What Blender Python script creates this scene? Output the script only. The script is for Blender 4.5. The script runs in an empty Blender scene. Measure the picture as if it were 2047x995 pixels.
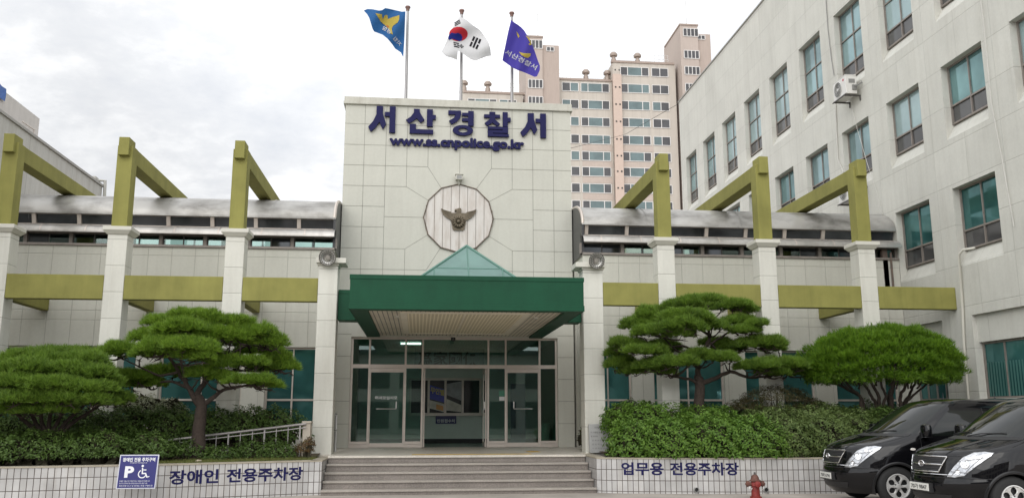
import bpy, bmesh, math, random
import numpy as np
from mathutils import Vector, Matrix
from mathutils.geometry import delaunay_2d_cdt

S = bpy.context.scene
COL = S.collection
rnd = random.Random(7)
R = math.radians

# ------------------------------------------------------------------ camera, sky, sun, exposure
EYE = Vector((0, 0, 1.6))
PITCH, YAW, FPX = 10.8, 6.0, 1747.5            # degrees right of +Y, pixels of the 2047 px wide photograph
cam_d = bpy.data.cameras.new('camera')
cam = bpy.data.objects.new('camera', cam_d)
COL.objects.link(cam)
cam.location = EYE
cam.rotation_euler = (R(90 + PITCH), R(0.066), R(-YAW))
cam_d.sensor_width = 36
cam_d.lens = 36 * FPX / 2047
cam_d.clip_start, cam_d.clip_end = 0.1, 4000
S.camera = cam

SUN_EL, SUN_AZ = 34, -160                       # azimuth from +Y towards +X: behind the photographer, veiled by cloud
world = bpy.data.worlds.new('World')
S.world = world
world.use_nodes = True
nt = world.node_tree
nt.nodes.clear()
L = nt.links.new
out = nt.nodes.new('ShaderNodeOutputWorld')
bg = nt.nodes.new('ShaderNodeBackground')
bg.inputs['Strength'].default_value = 0.1
sky = nt.nodes.new('ShaderNodeTexSky')
sky.sky_type = 'NISHITA'
sky.sun_disc = False
sky.sun_elevation = R(SUN_EL)
sky.sun_rotation = R(SUN_AZ)
sky.air_density, sky.dust_density = 1.0, 2.0
tc = nt.nodes.new('ShaderNodeTexCoord')
sep = nt.nodes.new('ShaderNodeSeparateXYZ')
L(tc.outputs['Generated'], sep.inputs[0])
zc = nt.nodes.new('ShaderNodeMath'); zc.operation = 'MAXIMUM'; zc.inputs[1].default_value = 0.06
L(sep.outputs['Z'], zc.inputs[0])
za = nt.nodes.new('ShaderNodeMath'); za.operation = 'ADD'; za.inputs[1].default_value = 0.25
L(zc.outputs[0], za.inputs[0])
dv = nt.nodes.new('ShaderNodeVectorMath'); dv.operation = 'DIVIDE'
cmb = nt.nodes.new('ShaderNodeCombineXYZ')
for i in range(3): L(za.outputs[0], cmb.inputs[i])
L(tc.outputs['Generated'], dv.inputs[0]); L(cmb.outputs[0], dv.inputs[1])
def wnoise(scale, detail, rough):
    n = nt.nodes.new('ShaderNodeTexNoise')
    n.inputs['Scale'].default_value = scale; n.inputs['Detail'].default_value = detail
    n.inputs['Roughness'].default_value = rough
    L(dv.outputs[0], n.inputs['Vector'])
    return n
n1 = wnoise(1.9, 8, 0.56)
n1.inputs['Distortion'].default_value = 0.35
n2 = wnoise(4.2, 9, 0.62)
# how thick the cloud is: thick grey-white, thin bright, small blue gaps
ramp = nt.nodes.new('ShaderNodeValToRGB')
e = ramp.color_ramp.elements
e[0].position = 0.36; e[0].color = (7.7, 8.0, 8.55, 1)
e[1].position = 0.60; e[1].color = (12.2, 12.2, 12.15, 1)
m = e.new(0.48); m.color = (9.2, 9.35, 9.6, 1)
add = nt.nodes.new('ShaderNodeMath'); add.operation = 'MULTIPLY_ADD'
L(n2.outputs['Fac'], add.inputs[0]); add.inputs[1].default_value = 0.5
mul = nt.nodes.new('ShaderNodeMath'); mul.operation = 'MULTIPLY'; mul.inputs[1].default_value = 0.5
L(n1.outputs['Fac'], mul.inputs[0]); L(mul.outputs[0], add.inputs[2])
# clouds are brighter towards the sun
vdot = nt.nodes.new('ShaderNodeVectorMath'); vdot.operation = 'DOT_PRODUCT'
se, ce = math.sin(R(SUN_EL)), math.cos(R(SUN_EL))
SUN_DIR = Vector((math.sin(R(SUN_AZ)) * ce, math.cos(R(SUN_AZ)) * ce, se))
GLOW_DIR = SUN_DIR
vdot.inputs[1].default_value = GLOW_DIR
L(tc.outputs['Generated'], vdot.inputs[0])
glow = nt.nodes.new('ShaderNodeMapRange')
glow.inputs['From Min'].default_value = -0.6; glow.inputs['From Max'].default_value = 0.95
glow.inputs['To Min'].default_value = 0.80; glow.inputs['To Max'].default_value = 2.0
L(vdot.outputs['Value'], glow.inputs['Value'])
# and thinner, whiter, over the roofs ahead and to the right
vd2 = nt.nodes.new('ShaderNodeVectorMath'); vd2.operation = 'DOT_PRODUCT'
vd2.inputs[1].default_value = Vector((math.sin(R(16)) * math.cos(R(30)), math.cos(R(16)) * math.cos(R(30)), math.sin(R(30))))
L(tc.outputs['Generated'], vd2.inputs[0])
g2 = nt.nodes.new('ShaderNodeMapRange')
g2.inputs['From Min'].default_value = 0.82; g2.inputs['From Max'].default_value = 0.99
g2.inputs['To Min'].default_value = 0.0; g2.inputs['To Max'].default_value = 0.42
L(vd2.outputs['Value'], g2.inputs['Value'])
gs = nt.nodes.new('ShaderNodeMath'); gs.operation = 'ADD'
L(glow.outputs[0], gs.inputs[0]); L(g2.outputs[0], gs.inputs[1])
sc = nt.nodes.new('ShaderNodeVectorMath'); sc.operation = 'SCALE'
L(add.outputs[0], ramp.inputs['Fac']); L(ramp.outputs['Color'], sc.inputs[0]); L(gs.outputs[0], sc.inputs['Scale'])
gap = nt.nodes.new('ShaderNodeMapRange')
gap.inputs['From Min'].default_value = 0.62; gap.inputs['From Max'].default_value = 0.74
gap.inputs['To Min'].default_value = 0.04; gap.inputs['To Max'].default_value = 0.35
L(n2.outputs['Fac'], gap.inputs['Value'])
mix = nt.nodes.new('ShaderNodeMix'); mix.data_type = 'RGBA'
L(gap.outputs[0], mix.inputs['Factor'])
L(sc.outputs[0], mix.inputs[6]); L(sky.outputs['Color'], mix.inputs[7])
L(mix.outputs[2], bg.inputs['Color'])
L(bg.outputs[0], out.inputs[0])

sun_d = bpy.data.lights.new('sun', 'SUN')
sun_d.energy = 0.9
sun_d.angle = R(50)
sun_d.color = (1.0, 0.96, 0.90)
sun = bpy.data.objects.new('sun', sun_d)
COL.objects.link(sun)
sun.rotation_euler = (-SUN_DIR).to_track_quat('-Z', 'Y').to_euler()
sun.location = (0, 60, 80)

S.view_settings.view_transform = 'Standard'
S.view_settings.look = 'None'
S.view_settings.gamma = 1
S.view_settings.exposure = 0.0
S.view_settings.use_curve_mapping = False
S.render.engine = 'CYCLES'
S.cycles.max_bounces = 8
S.cycles.transparent_max_bounces = 16

# ------------------------------------------------------------------ helpers
_cy, _sy, _cp, _sp = math.cos(R(YAW)), math.sin(R(YAW)), math.cos(R(PITCH)), math.sin(R(PITCH))
_F = Vector((_sy * _cp, _cy * _cp, _sp)); _X = Vector((_cy, -_sy, 0)); _U = _X.cross(_F)
def W(x, y, Y):
    """The point of the place at depth Y (metres in front of the photographer) that the photograph shows at pixel x, y."""
    d = _X * ((x - 1023.5) / FPX) - _U * ((y - 497.5) / FPX) + _F
    return EYE + d * (Y / d.y)

def pix_x(p):
    q = Vector(p) - EYE
    return 1023.5 + FPX * q.dot(_X) / q.dot(_F)
def WX(x, y, X):
    """The same for a wall at X."""
    d = _X * ((x - 1023.5) / FPX) - _U * ((y - 497.5) / FPX) + _F
    return EYE + d * (X / d.x)
ORG = {}
def org(o): return ORG.get(o.name, Vector((0, 0, 0))) if o is not None else Vector((0, 0, 0))

def tag(o, label=None, cat=None, group=None, kind=None):
    if label: o['label'] = label
    if cat: o['category'] = cat
    if group: o['group'] = group
    if kind: o['kind'] = kind
    return o

def thing(name, label, cat, loc, group=None, rz=0.0):
    o = bpy.data.objects.new(name, None)
    COL.objects.link(o)
    o.location = loc
    o.rotation_euler = (0, 0, rz)
    o.empty_display_size = 0.3
    ORG[o.name] = Vector(loc)
    return tag(o, label, cat, group)

def link_mesh(name, me, mat, parent=None, loc=None, smooth=None, bevel=0.0):
    """Mesh data is in place coordinates; the object's origin is its parent's, or loc."""
    mats = mat if isinstance(mat, (list, tuple)) else [mat]
    for mm in mats: me.materials.append(mm)
    o = bpy.data.objects.new(name, me)
    COL.objects.link(o)
    if parent is not None:
        o.parent = parent
        base = org(parent)
    else:
        base = Vector(loc) if loc is not None else Vector((0, 0, 0))
        o.location = base
    ORG[o.name] = base
    if base.length > 0: me.transform(Matrix.Translation(-base))
    if smooth is not None:
        for p in me.polygons: p.use_smooth = True
        if smooth < 180: me.set_sharp_from_angle(angle=R(smooth))
    if bevel:
        b = o.modifiers.new('bevel', 'BEVEL')
        b.width = bevel; b.segments = 2; b.limit_method = 'ANGLE'; b.angle_limit = R(40)
    return o

def copy_tree(o, parent=None):
    c = o.copy()
    COL.objects.link(c)
    ORG[c.name] = org(o)
    if parent is not None: c.parent = parent
    for ch in list(o.children): copy_tree(ch, c)
    return c

class MB:
    """Collects shapes, then links them as one mesh object. T maps local to place coordinates."""
    def __init__(self, T=None):
        self.v, self.f, self.m, self.T, self.cur = [], [], [], T, 0
        self.uv = None
    def add(self, verts, faces):
        n = len(self.v)
        if self.T is not None: verts = [self.T @ Vector(p) for p in verts]
        self.v += [tuple(p) for p in verts]
        self.f += [tuple(i + n for i in f) for f in faces]
        self.m += [self.cur] * len(faces)
        return self
    def box(self, x0, x1, y0, y1, z0, z1):
        return self.add([(x0, y0, z0), (x1, y0, z0), (x1, y1, z0), (x0, y1, z0), (x0, y0, z1), (x1, y0, z1), (x1, y1, z1), (x0, y1, z1)],
                        [(0, 3, 2, 1), (4, 5, 6, 7), (0, 1, 5, 4), (1, 2, 6, 5), (2, 3, 7, 6), (3, 0, 4, 7)])
    def frustum(self, lo, hi):
        a = [lo[0], lo[1], lo[2], lo[3]]; z0, z1 = lo[4], hi[4]
        v = [(lo[0], lo[2], z0), (lo[1], lo[2], z0), (lo[1], lo[3], z0), (lo[0], lo[3], z0), (hi[0], hi[2], z1), (hi[1], hi[2], z1), (hi[1], hi[3], z1), (hi[0], hi[3], z1)]
        return self.add(v, [(0, 3, 2, 1), (4, 5, 6, 7), (0, 1, 5, 4), (1, 2, 6, 5), (2, 3, 7, 6), (3, 0, 4, 7)])
    def quad(self, a, b, c, d): return self.add([a, b, c, d], [(0, 1, 2, 3)])
    def prism(self, poly, y0, y1):
        """poly in (x, z), extruded from y0 (front) to y1."""
        n = len(poly)
        v = [(p[0], y0, p[1]) for p in poly] + [(p[0], y1, p[1]) for p in poly]
        f = [tuple(range(n)), tuple(range(2 * n - 1, n - 1, -1))] + [(i, i + n, (i + 1) % n + n, (i + 1) % n) for i in range(n)]
        return self.add(v, f)
    def prism_x(self, poly, x0, x1):
        n = len(poly)
        v = [(x0, p[0], p[1]) for p in poly] + [(x1, p[0], p[1]) for p in poly]
        f = [tuple(range(n)), tuple(range(2 * n - 1, n - 1, -1))] + [(i, i + n, (i + 1) % n + n, (i + 1) % n) for i in range(n)]
        return self.add(v, f)
    def prism_z(self, poly, z0, z1):
        n = len(poly)
        v = [(p[0], p[1], z0) for p in poly] + [(p[0], p[1], z1) for p in poly]
        f = [tuple(range(n - 1, -1, -1)), tuple(range(n, 2 * n))] + [(i, (i + 1) % n, (i + 1) % n + n, i + n) for i in range(n)]
        return self.add(v, f)
    def tube(self, path, r, n=8, cap=True):
        P = [Vector(p) for p in path]
        rs = r if isinstance(r, (list, tuple)) else [r] * len(P)
        v, f = [], []
        t0 = (P[1] - P[0]).normalized()
        a = t0.orthogonal().normalized()
        for i, p in enumerate(P):
            t = ((P[min(i + 1, len(P) - 1)] - P[max(i - 1, 0)])).normalized()
            a = (a - t * a.dot(t)).normalized()
            b = t.cross(a)
            for k in range(n):
                w = 2 * math.pi * k / n
                v.append(p + (a * math.cos(w) + b * math.sin(w)) * rs[i])
        for i in range(len(P) - 1):
            for k in range(n):
                f.append((i * n + k, i * n + (k + 1) % n, (i + 1) * n + (k + 1) % n, (i + 1) * n + k))
        if cap:
            f.append(tuple(range(n - 1, -1, -1))); f.append(tuple(range((len(P) - 1) * n, len(P) * n)))
        return self.add(v, f)
    def lathe(self, prof, n=20, M=None, close=False):
        """prof: (radius, height) pairs about local z; M places it."""
        M = M or Matrix.Identity(4)
        v, f = [], []
        for r_, h in prof:
            for k in range(n):
                w = 2 * math.pi * k / n
                v.append(M @ Vector((r_ * math.cos(w), r_ * math.sin(w), h)))
        m_ = len(prof)
        for i in range(m_ if close else m_ - 1):
            j = (i + 1) % m_
            for k in range(n):
                f.append((i * n + k, i * n + (k + 1) % n, j * n + (k + 1) % n, j * n + k))
        return self.add(v, f)
    def ring(self, c, r, t, M3, n=24, m=6):
        """a torus of radius r, tube t, in the plane of M3's first two columns."""
        pts = [Vector(c) + M3 @ Vector((r * math.cos(2 * math.pi * k / n), r * math.sin(2 * math.pi * k / n), 0)) for k in range(n)]
        v, f = [], []
        nz = M3 @ Vector((0, 0, 1))
        for k, p in enumerate(pts):
            rad = (p - Vector(c)).normalized()
            for q in range(m):
                w = 2 * math.pi * q / m
                v.append(p + rad * (t * math.cos(w)) + nz * (t * math.sin(w)))
        for k in range(n):
            for q in range(m):
                f.append((k * m + q, k * m + (q + 1) % m, ((k + 1) % n) * m + (q + 1) % m, ((k + 1) % n) * m + q))
        return self.add(v, f)
    def grid(self, rows, closed=False):
        nr, ncol = len(rows), len(rows[0])
        v = [p for r_ in rows for p in r_]
        f = [(i * ncol + j, i * ncol + j + 1, (i + 1) * ncol + j + 1, (i + 1) * ncol + j) for i in range(nr - 1) for j in range(ncol - 1)]
        return self.add(v, f)
    def wall(self, u0, u1, z0, z1, ops, depth):
        """a wall face at local y = 0 with recessed openings (ua, ub, za, zb, drop); the recess floor slopes by drop."""
        us = sorted({u0, u1} | {o[0] for o in ops} | {o[1] for o in ops})
        zs = sorted({z0, z1} | {o[2] - o[4] for o in ops} | {o[3] for o in ops})
        us = [u for u in us if u0 <= u <= u1]; zs = [z for z in zs if z0 <= z <= z1]
        for i in range(len(us) - 1):
            for j in range(len(zs) - 1):
                cu, cz = (us[i] + us[i + 1]) / 2, (zs[j] + zs[j + 1]) / 2
                if any(o[0] < cu < o[1] and o[2] - o[4] < cz < o[3] for o in ops): continue
                self.quad((us[i], 0, zs[j]), (us[i + 1], 0, zs[j]), (us[i + 1], 0, zs[j + 1]), (us[i], 0, zs[j + 1]))
        for ua, ub, za, zb, dr in ops:
            d = depth
            self.quad((ua, 0, za - dr), (ua, d, za), (ua, d, zb), (ua, 0, zb))
            self.quad((ub, 0, za - dr), (ub, 0, zb), (ub, d, zb), (ub, d, za))
            self.quad((ua, 0, zb), (ua, d, zb), (ub, d, zb), (ub, 0, zb))
            self.quad((ua, 0, za - dr), (ub, 0, za - dr), (ub, d, za), (ua, d, za))
        return self
    def mesh(self, name):
        me = bpy.data.meshes.new(name)
        me.from_pydata(self.v, [], self.f)
        if self.m and max(self.m) > 0: me.polygons.foreach_set('material_index', self.m)
        me.update()
        return me
    def build(self, name, mat, parent=None, loc=None, smooth=None, bevel=0.0):
        return link_mesh(name, self.mesh(name), mat, parent, loc, smooth, bevel)

def np_mesh(name, V, F):
    """V (n,3), F (m,k) arrays to a mesh, quickly."""
    me = bpy.data.meshes.new(name)
    m_, k = F.shape
    me.vertices.add(len(V)); me.vertices.foreach_set('co', V.astype(np.float32).ravel())
    me.loops.add(m_ * k); me.loops.foreach_set('vertex_index', F.astype(np.int32).ravel())
    me.polygons.add(m_)
    me.polygons.foreach_set('loop_start', np.arange(0, m_ * k, k, dtype=np.int32))
    me.polygons.foreach_set('loop_total', np.full(m_, k, dtype=np.int32))
    me.update(); me.validate()
    return me

def text_mesh(body, w, h, offset=0.03, extrude=0.0, mirror=False):
    """Lettering fitted to a w x h box, in the local (x, z) plane, origin at its lower left, facing -y."""
    cu = bpy.data.curves.new('lettering', 'FONT')
    cu.body = body; cu.offset = offset; cu.resolution_u = 3
    ob = bpy.data.objects.new('lettering', cu)
    COL.objects.link(ob)
    me = bpy.data.meshes.new_from_object(ob.evaluated_get(bpy.context.evaluated_depsgraph_get()))
    bpy.data.objects.remove(ob); bpy.data.curves.remove(cu)
    co = np.array([v.co[:] for v in me.vertices])
    fs = [tuple(p.vertices) for p in me.polygons]
    bpy.data.meshes.remove(me)
    lo, hi = co.min(0), co.max(0)
    x = (co[:, 0] - lo[0]) / (hi[0] - lo[0]) * w
    z = (co[:, 1] - lo[1]) / (hi[1] - lo[1]) * h
    if mirror: x = w - x
    v = [(a, 0.0, b) for a, b in zip(x, z)]
    if extrude > 0:
        n = len(v)
        edges = {}
        for f in fs:
            for i in range(len(f)):
                a, b = f[i], f[(i + 1) % len(f)]
                k = (min(a, b), max(a, b)); edges[k] = edges.get(k, 0) + 1 if k not in edges else 2
        cnt = {}
        for f in fs:
            for i in range(len(f)):
                a, b = f[i], f[(i + 1) % len(f)]
                k = (min(a, b), max(a, b)); cnt.setdefault(k, []).append((a, b))
        v = [(p[0], -extrude, p[2]) for p in v] + v
        side = [(l[0][0], l[0][1], l[0][1] + n, l[0][0] + n) for l in cnt.values() if len(l) == 1]
        fs = fs + side
    return v, fs

def patch(poly, step, fn, holes=()):
    """A polygon in 2-D filled with small triangles; fn maps (x, y) to a point of the place."""
    xs = [p[0] for p in poly]; ys = [p[1] for p in poly]
    P = [Vector(p) for p in poly]
    n = len(P)
    def inside(x, y):
        c = False; j = n - 1
        for i in range(n):
            if (poly[i][1] > y) != (poly[j][1] > y) and x < (poly[j][0] - poly[i][0]) * (y - poly[i][1]) / (poly[j][1] - poly[i][1]) + poly[i][0]: c = not c
            j = i
        return c
    pts = list(P)
    x = min(xs) + step / 2
    while x < max(xs):
        y = min(ys) + step / 2
        while y < max(ys):
            if inside(x, y): pts.append(Vector((x, y)))
            y += step
        x += step
    vo, _e, fo, *_r = delaunay_2d_cdt(pts, [(i, (i + 1) % n) for i in range(n)], [list(range(n))], 1, 1e-5)
    return [fn(p.x, p.y) for p in vo], [tuple(f) for f in fo]

# ------------------------------------------------------------------ materials
MATS = {}
def new_mat(name):
    m_ = bpy.data.materials.new(name); m_.use_nodes = True
    t = m_.node_tree
    b = t.nodes['Principled BSDF']
    return m_, t, b
def nd(t, typ, **kw):
    n = t.nodes.new(typ)
    for k, v_ in kw.items(): setattr(n, k, v_)
    return n
def mth(t, op, a, b=None, c=None):
    n = nd(t, 'ShaderNodeMath', operation=op)
    for i, x in enumerate((a, b, c)):
        if x is None: continue
        if isinstance(x, (int, float)): n.inputs[i].default_value = x
        else: t.links.new(x, n.inputs[i])
    return n.outputs[0]
def noise(t, vec, scale, detail=4, rough=0.55):
    n = nd(t, 'ShaderNodeTexNoise')
    n.inputs['Scale'].default_value = scale; n.inputs['Detail'].default_value = detail; n.inputs['Roughness'].default_value = rough
    t.links.new(vec, n.inputs['Vector'])
    return n.outputs['Fac']
def stretch(t, vec, s):
    n = nd(t, 'ShaderNodeVectorMath', operation='MULTIPLY'); n.inputs[1].default_value = s
    t.links.new(vec, n.inputs[0])
    return n.outputs[0]
def maprange(t, v_, a, b, c, d):
    n = nd(t, 'ShaderNodeMapRange')
    for k, x in zip(('From Min', 'From Max', 'To Min', 'To Max'), (a, b, c, d)): n.inputs[k].default_value = x
    t.links.new(v_, n.inputs['Value'])
    return n.outputs[0]
def scale_col(t, col, fac):
    n = nd(t, 'ShaderNodeVectorMath', operation='SCALE')
    if isinstance(col, tuple): n.inputs[0].default_value = col[:3]
    else: t.links.new(col, n.inputs[0])
    t.links.new(fac, n.inputs['Scale'])
    return n.outputs[0]
def mixc(t, fac, a, b):
    n = nd(t, 'ShaderNodeMix', data_type='RGBA')
    for i, x in ((0, fac), (6, a), (7, b)):
        if isinstance(x, (int, float)): n.inputs[i].default_value = x
        elif isinstance(x, tuple): n.inputs[i].default_value = (*x[:3], 1)
        else: t.links.new(x, n.inputs[i])
    return n.outputs[2]

def plain(name, col, rough=0.6, metal=0.0, var=0.1, vscale=2.0, bump=0.0, bscale=60, spec=0.5, streak=0.0, coat=0.0, coat_ior=1.5, vec='Position'):
    if name in MATS: return MATS[name]
    m_, t, b = new_mat(name)
    g = nd(t, 'ShaderNodeNewGeometry') if vec == 'Position' else nd(t, 'ShaderNodeTexCoord')
    pos = g.outputs['Position' if vec == 'Position' else 'Object']
    f = maprange(t, noise(t, pos, vscale, 6, 0.6), 0.3, 0.7, 1 - var, 1 + var * 0.6)
    if streak:
        s = maprange(t, noise(t, stretch(t, pos, (5, 5, 0.45)), 1.3, 5, 0.6), 0.4, 0.75, 1.0, 1 - streak)
        f = mth(t, 'MULTIPLY', f, s)
    t.links.new(scale_col(t, col, f), b.inputs['Base Color'])
    b.inputs['Roughness'].default_value = rough
    b.inputs['Metallic'].default_value = metal
    b.inputs['Specular IOR Level'].default_value = spec
    b.inputs['Coat Weight'].default_value = coat
    b.inputs['Coat Roughness'].default_value = 0.03
    b.inputs['Coat IOR'].default_value = coat_ior
    if bump:
        bp = nd(t, 'ShaderNodeBump'); bp.inputs['Strength'].default_value = bump; bp.inputs['Distance'].default_value = 0.01
        t.links.new(noise(t, pos, bscale, 3), bp.inputs['Height'])
        t.links.new(bp.outputs[0], b.inputs['Normal'])
    MATS[name] = m_
    return m_

def panelled(name, col, pu=None, ou=0.0, pz=None, oz=0.0, zlist=(), jw=0.014, jdark=0.5, var=0.06, streak=0.08, rough=0.75, dirt=(0.30, 0.27, 0.22), dirt_amt=0.25):
    """Painted render scored into panels: u runs along the wall, z up; joints are shallow grooves."""
    m_, t, b = new_mat(name)
    g = nd(t, 'ShaderNodeNewGeometry')
    pos = g.outputs['Position']
    sp = nd(t, 'ShaderNodeSeparateXYZ'); t.links.new(pos, sp.inputs[0])
    sn = nd(t, 'ShaderNodeSeparateXYZ'); t.links.new(g.outputs['True Normal'], sn.inputs[0])
    sel = mth(t, 'GREATER_THAN', mth(t, 'ABSOLUTE', sn.outputs['X']), 0.6)
    u = mth(t, 'ADD', mth(t, 'MULTIPLY', sp.outputs['Y'], sel), mth(t, 'MULTIPLY', sp.outputs['X'], mth(t, 'SUBTRACT', 1.0, sel)))
    lines = []
    def per(c, p, o):
        fr = mth(t, 'FRACT', mth(t, 'DIVIDE', mth(t, 'SUBTRACT', c, o), p))
        return mth(t, 'MULTIPLY', mth(t, 'MINIMUM', fr, mth(t, 'SUBTRACT', 1.0, fr)), p)
    if pu: lines.append(per(u, pu, ou))
    if pz: lines.append(per(sp.outputs['Z'], pz, oz))
    for z in zlist: lines.append(mth(t, 'ABSOLUTE', mth(t, 'SUBTRACT', sp.outputs['Z'], z)))
    d = lines[0] if lines else None
    for x in lines[1:]: d = mth(t, 'MINIMUM', d, x)
    f = maprange(t, noise(t, pos, 0.9, 6, 0.6), 0.3, 0.7, 1 - var, 1 + var * 0.5)
    f = mth(t, 'MULTIPLY', f, maprange(t, noise(t, pos, 14, 3, 0.6), 0.3, 0.7, 1 - var * 0.5, 1 + var * 0.4))
    if streak:
        s = maprange(t, noise(t, stretch(t, pos, (4, 4, 0.3)), 1.6, 6, 0.62), 0.45, 0.8, 0.0, 1.0)
        c = mixc(t, mth(t, 'MULTIPLY', s, dirt_amt), col, dirt)
    else: c = col
    # every panel has faded a little differently
    if pu or pz:
        cid = nd(t, 'ShaderNodeCombineXYZ')
        t.links.new(mth(t, 'FLOOR', mth(t, 'DIVIDE', mth(t, 'SUBTRACT', u, ou), pu or 1.2)), cid.inputs[0])
        t.links.new(mth(t, 'FLOOR', mth(t, 'DIVIDE', mth(t, 'SUBTRACT', sp.outputs['Z'], oz), pz or 1.5)), cid.inputs[1])
        wn = nd(t, 'ShaderNodeTexWhiteNoise'); t.links.new(cid.outputs[0], wn.inputs['Vector'])
        f = mth(t, 'MULTIPLY', f, maprange(t, wn.outputs['Value'], 0, 1, 0.955, 1.02))
    c = scale_col(t, c, f)
    if d is not None:
        j = mth(t, 'LESS_THAN', d, jw / 2)
        c = mixc(t, mth(t, 'MULTIPLY', j, 1 - jdark), c, (0.05, 0.05, 0.04))
        bp = nd(t, 'ShaderNodeBump'); bp.inputs['Strength'].default_value = 0.6; bp.inputs['Distance'].default_value = 0.01
        h = mth(t, 'MINIMUM', mth(t, 'DIVIDE', d, jw), 1.0)
        h = mth(t, 'ADD', h, mth(t, 'MULTIPLY', noise(t, pos, 90, 2), 0.15))
        t.links.new(h, bp.inputs['Height']); t.links.new(bp.outputs[0], b.inputs['Normal'])
    t.links.new(c, b.inputs['Base Color'])
    b.inputs['Roughness'].default_value = rough
    b.inputs['Specular IOR Level'].default_value = 0.3
    return m_

def clear_glass(name, tint, refl=0.1, rough=0.0):
    """Window glass one sees through: tinted, with a mirror reflection that grows at grazing angles."""
    m_, t, b = new_mat(name)
    t.nodes.remove(b)
    o = t.nodes['Material Output']
    tr = nd(t, 'ShaderNodeBsdfTransparent'); tr.inputs['Color'].default_value = (*tint, 1)
    gl = nd(t, 'ShaderNodeBsdfGlossy'); gl.inputs['Roughness'].default_value = rough; gl.inputs['Color'].default_value = (0.85, 0.95, 0.93, 1)
    fr = nd(t, 'ShaderNodeLayerWeight'); fr.inputs['Blend'].default_value = 0.2
    mx = nd(t, 'ShaderNodeMixShader')
    t.links.new(maprange(t, fr.outputs['Fresnel'], 0, 1, refl, 1.0), mx.inputs['Fac'])
    t.links.new(tr.outputs[0], mx.inputs[1]); t.links.new(gl.outputs[0], mx.inputs[2])
    t.links.new(mx.outputs[0], o.inputs['Surface'])
    return m_

def tinted_glass(name, col, metal=0.4, rough=0.04, wob=0.02, var=0.25):
    """Half-mirrored tinted glass with dark rooms behind it."""
    m_, t, b = new_mat(name)
    g = nd(t, 'ShaderNodeNewGeometry')
    f = maprange(t, noise(t, g.outputs['Position'], 0.8, 3), 0.35, 0.65, 1 - var, 1 + var)
    t.links.new(scale_col(t, col, f), b.inputs['Base Color'])
    b.inputs['Metallic'].default_value = metal
    b.inputs['Roughness'].default_value = rough
    bp = nd(t, 'ShaderNodeBump'); bp.inputs['Strength'].default_value = wob; bp.inputs['Distance'].default_value = 0.05
    t.links.new(noise(t, g.outputs['Position'], 1.7, 2), bp.inputs['Height'])
    t.links.new(bp.outputs[0], b.inputs['Normal'])
    return m_

def leafy(name, cols, scale=3.0, trans=0.35):
    m_, t, b = new_mat(name)
    t.nodes.remove(b)
    o = t.nodes['Material Output']
    g = nd(t, 'ShaderNodeNewGeometry')
    a = mixc(t, maprange(t, noise(t, g.outputs['Position'], scale, 5, 0.65), 0.35, 0.65, 0, 1), cols[0], cols[1])
    c = mixc(t, maprange(t, g.outputs['Random Per Island'], 0.0, 1.0, 0, 0.8), a, cols[2])
    df = nd(t, 'ShaderNodeBsdfPrincipled'); df.inputs['Roughness'].default_value = 0.5; df.inputs['Specular IOR Level'].default_value = 0.35
    tl = nd(t, 'ShaderNodeBsdfTranslucent')
    t.links.new(c, df.inputs['Base Color']); t.links.new(c, tl.inputs['Color'])
    mx = nd(t, 'ShaderNodeMixShader'); mx.inputs['Fac'].default_value = trans
    t.links.new(df.outputs[0], mx.inputs[1]); t.links.new(tl.outputs[0], mx.inputs[2])
    t.links.new(mx.outputs[0], o.inputs['Surface'])
    return m_

CREAM = (0.54, 0.535, 0.475)
m_tower = panelled('cream_render_tower', CREAM, streak=0.1, var=0.05, dirt_amt=0.12)
m_lower = panelled('cream_stone_piers', CREAM, pz=0.62, oz=0.74, jw=0.016, var=0.05)
m_pillar = panelled('cream_stone_pillar', (0.63, 0.622, 0.56), pz=0.62, oz=0.72, jw=0.015, jdark=0.7, var=0.05)
m_wing = panelled('cream_panels_wing', (0.56, 0.553, 0.49), pu=0.6, ou=0.05, zlist=(5.76, 4.29, 4.04), jw=0.013, jdark=0.68, var=0.06, dirt_amt=0.16)
m_right = panelled('cream_panels_offices', (0.585, 0.58, 0.53), pu=1.388, ou=0.57, pz=1.06, oz=0.06, jw=0.013, jdark=0.78, var=0.07, streak=0.2, dirt_amt=0.20)
m_left = panelled('grey_panels_annexe', (0.50, 0.49, 0.46), pu=3.2, ou=0.4, jw=0.03, jdark=0.7, var=0.08, streak=0.2, dirt_amt=0.4)
m_white = plain('off_white_paint', (0.58, 0.565, 0.50), 0.6, var=0.06)
m_olive = plain('olive_paint', (0.262, 0.25, 0.074), 0.78, var=0.16, vscale=1.4, bump=0.3, bscale=90, streak=0.13, spec=0.25)
m_steel = plain('steel', (0.55, 0.54, 0.52), 0.35, 0.9, var=0.1)
m_alu = plain('aluminium_frame', (0.56, 0.50, 0.45), 0.45, 0.35, var=0.08, vscale=4)
m_brownframe = plain('weathered_frame', (0.27, 0.24, 0.215), 0.6, 0.3, var=0.2, vscale=5)
m_darkframe = plain('dark_frame', (0.07, 0.065, 0.06), 0.5, 0.2, var=0.1)
m_sign = plain('blue_lettering', (0.010, 0.010, 0.066), 0.6, var=0.12, vscale=6, spec=0.2)
m_green = plain('green_cladding', (0.005, 0.060, 0.028), 0.5, var=0.14, vscale=2.2, spec=0.2, streak=0.08)
m_dark = plain('black', (0.012, 0.012, 0.012), 0.6, var=0.1)
m_bark = plain('bark', (0.05, 0.036, 0.028), 0.95, var=0.35, vscale=18, bump=0.8, bscale=40)
m_soil = plain('soil', (0.10, 0.075, 0.045), 0.95, var=0.4, vscale=6, bump=0.8, bscale=30)
m_blind = plain('closed_blinds', (0.20, 0.27, 0.25), 0.7, var=0.1)

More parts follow.
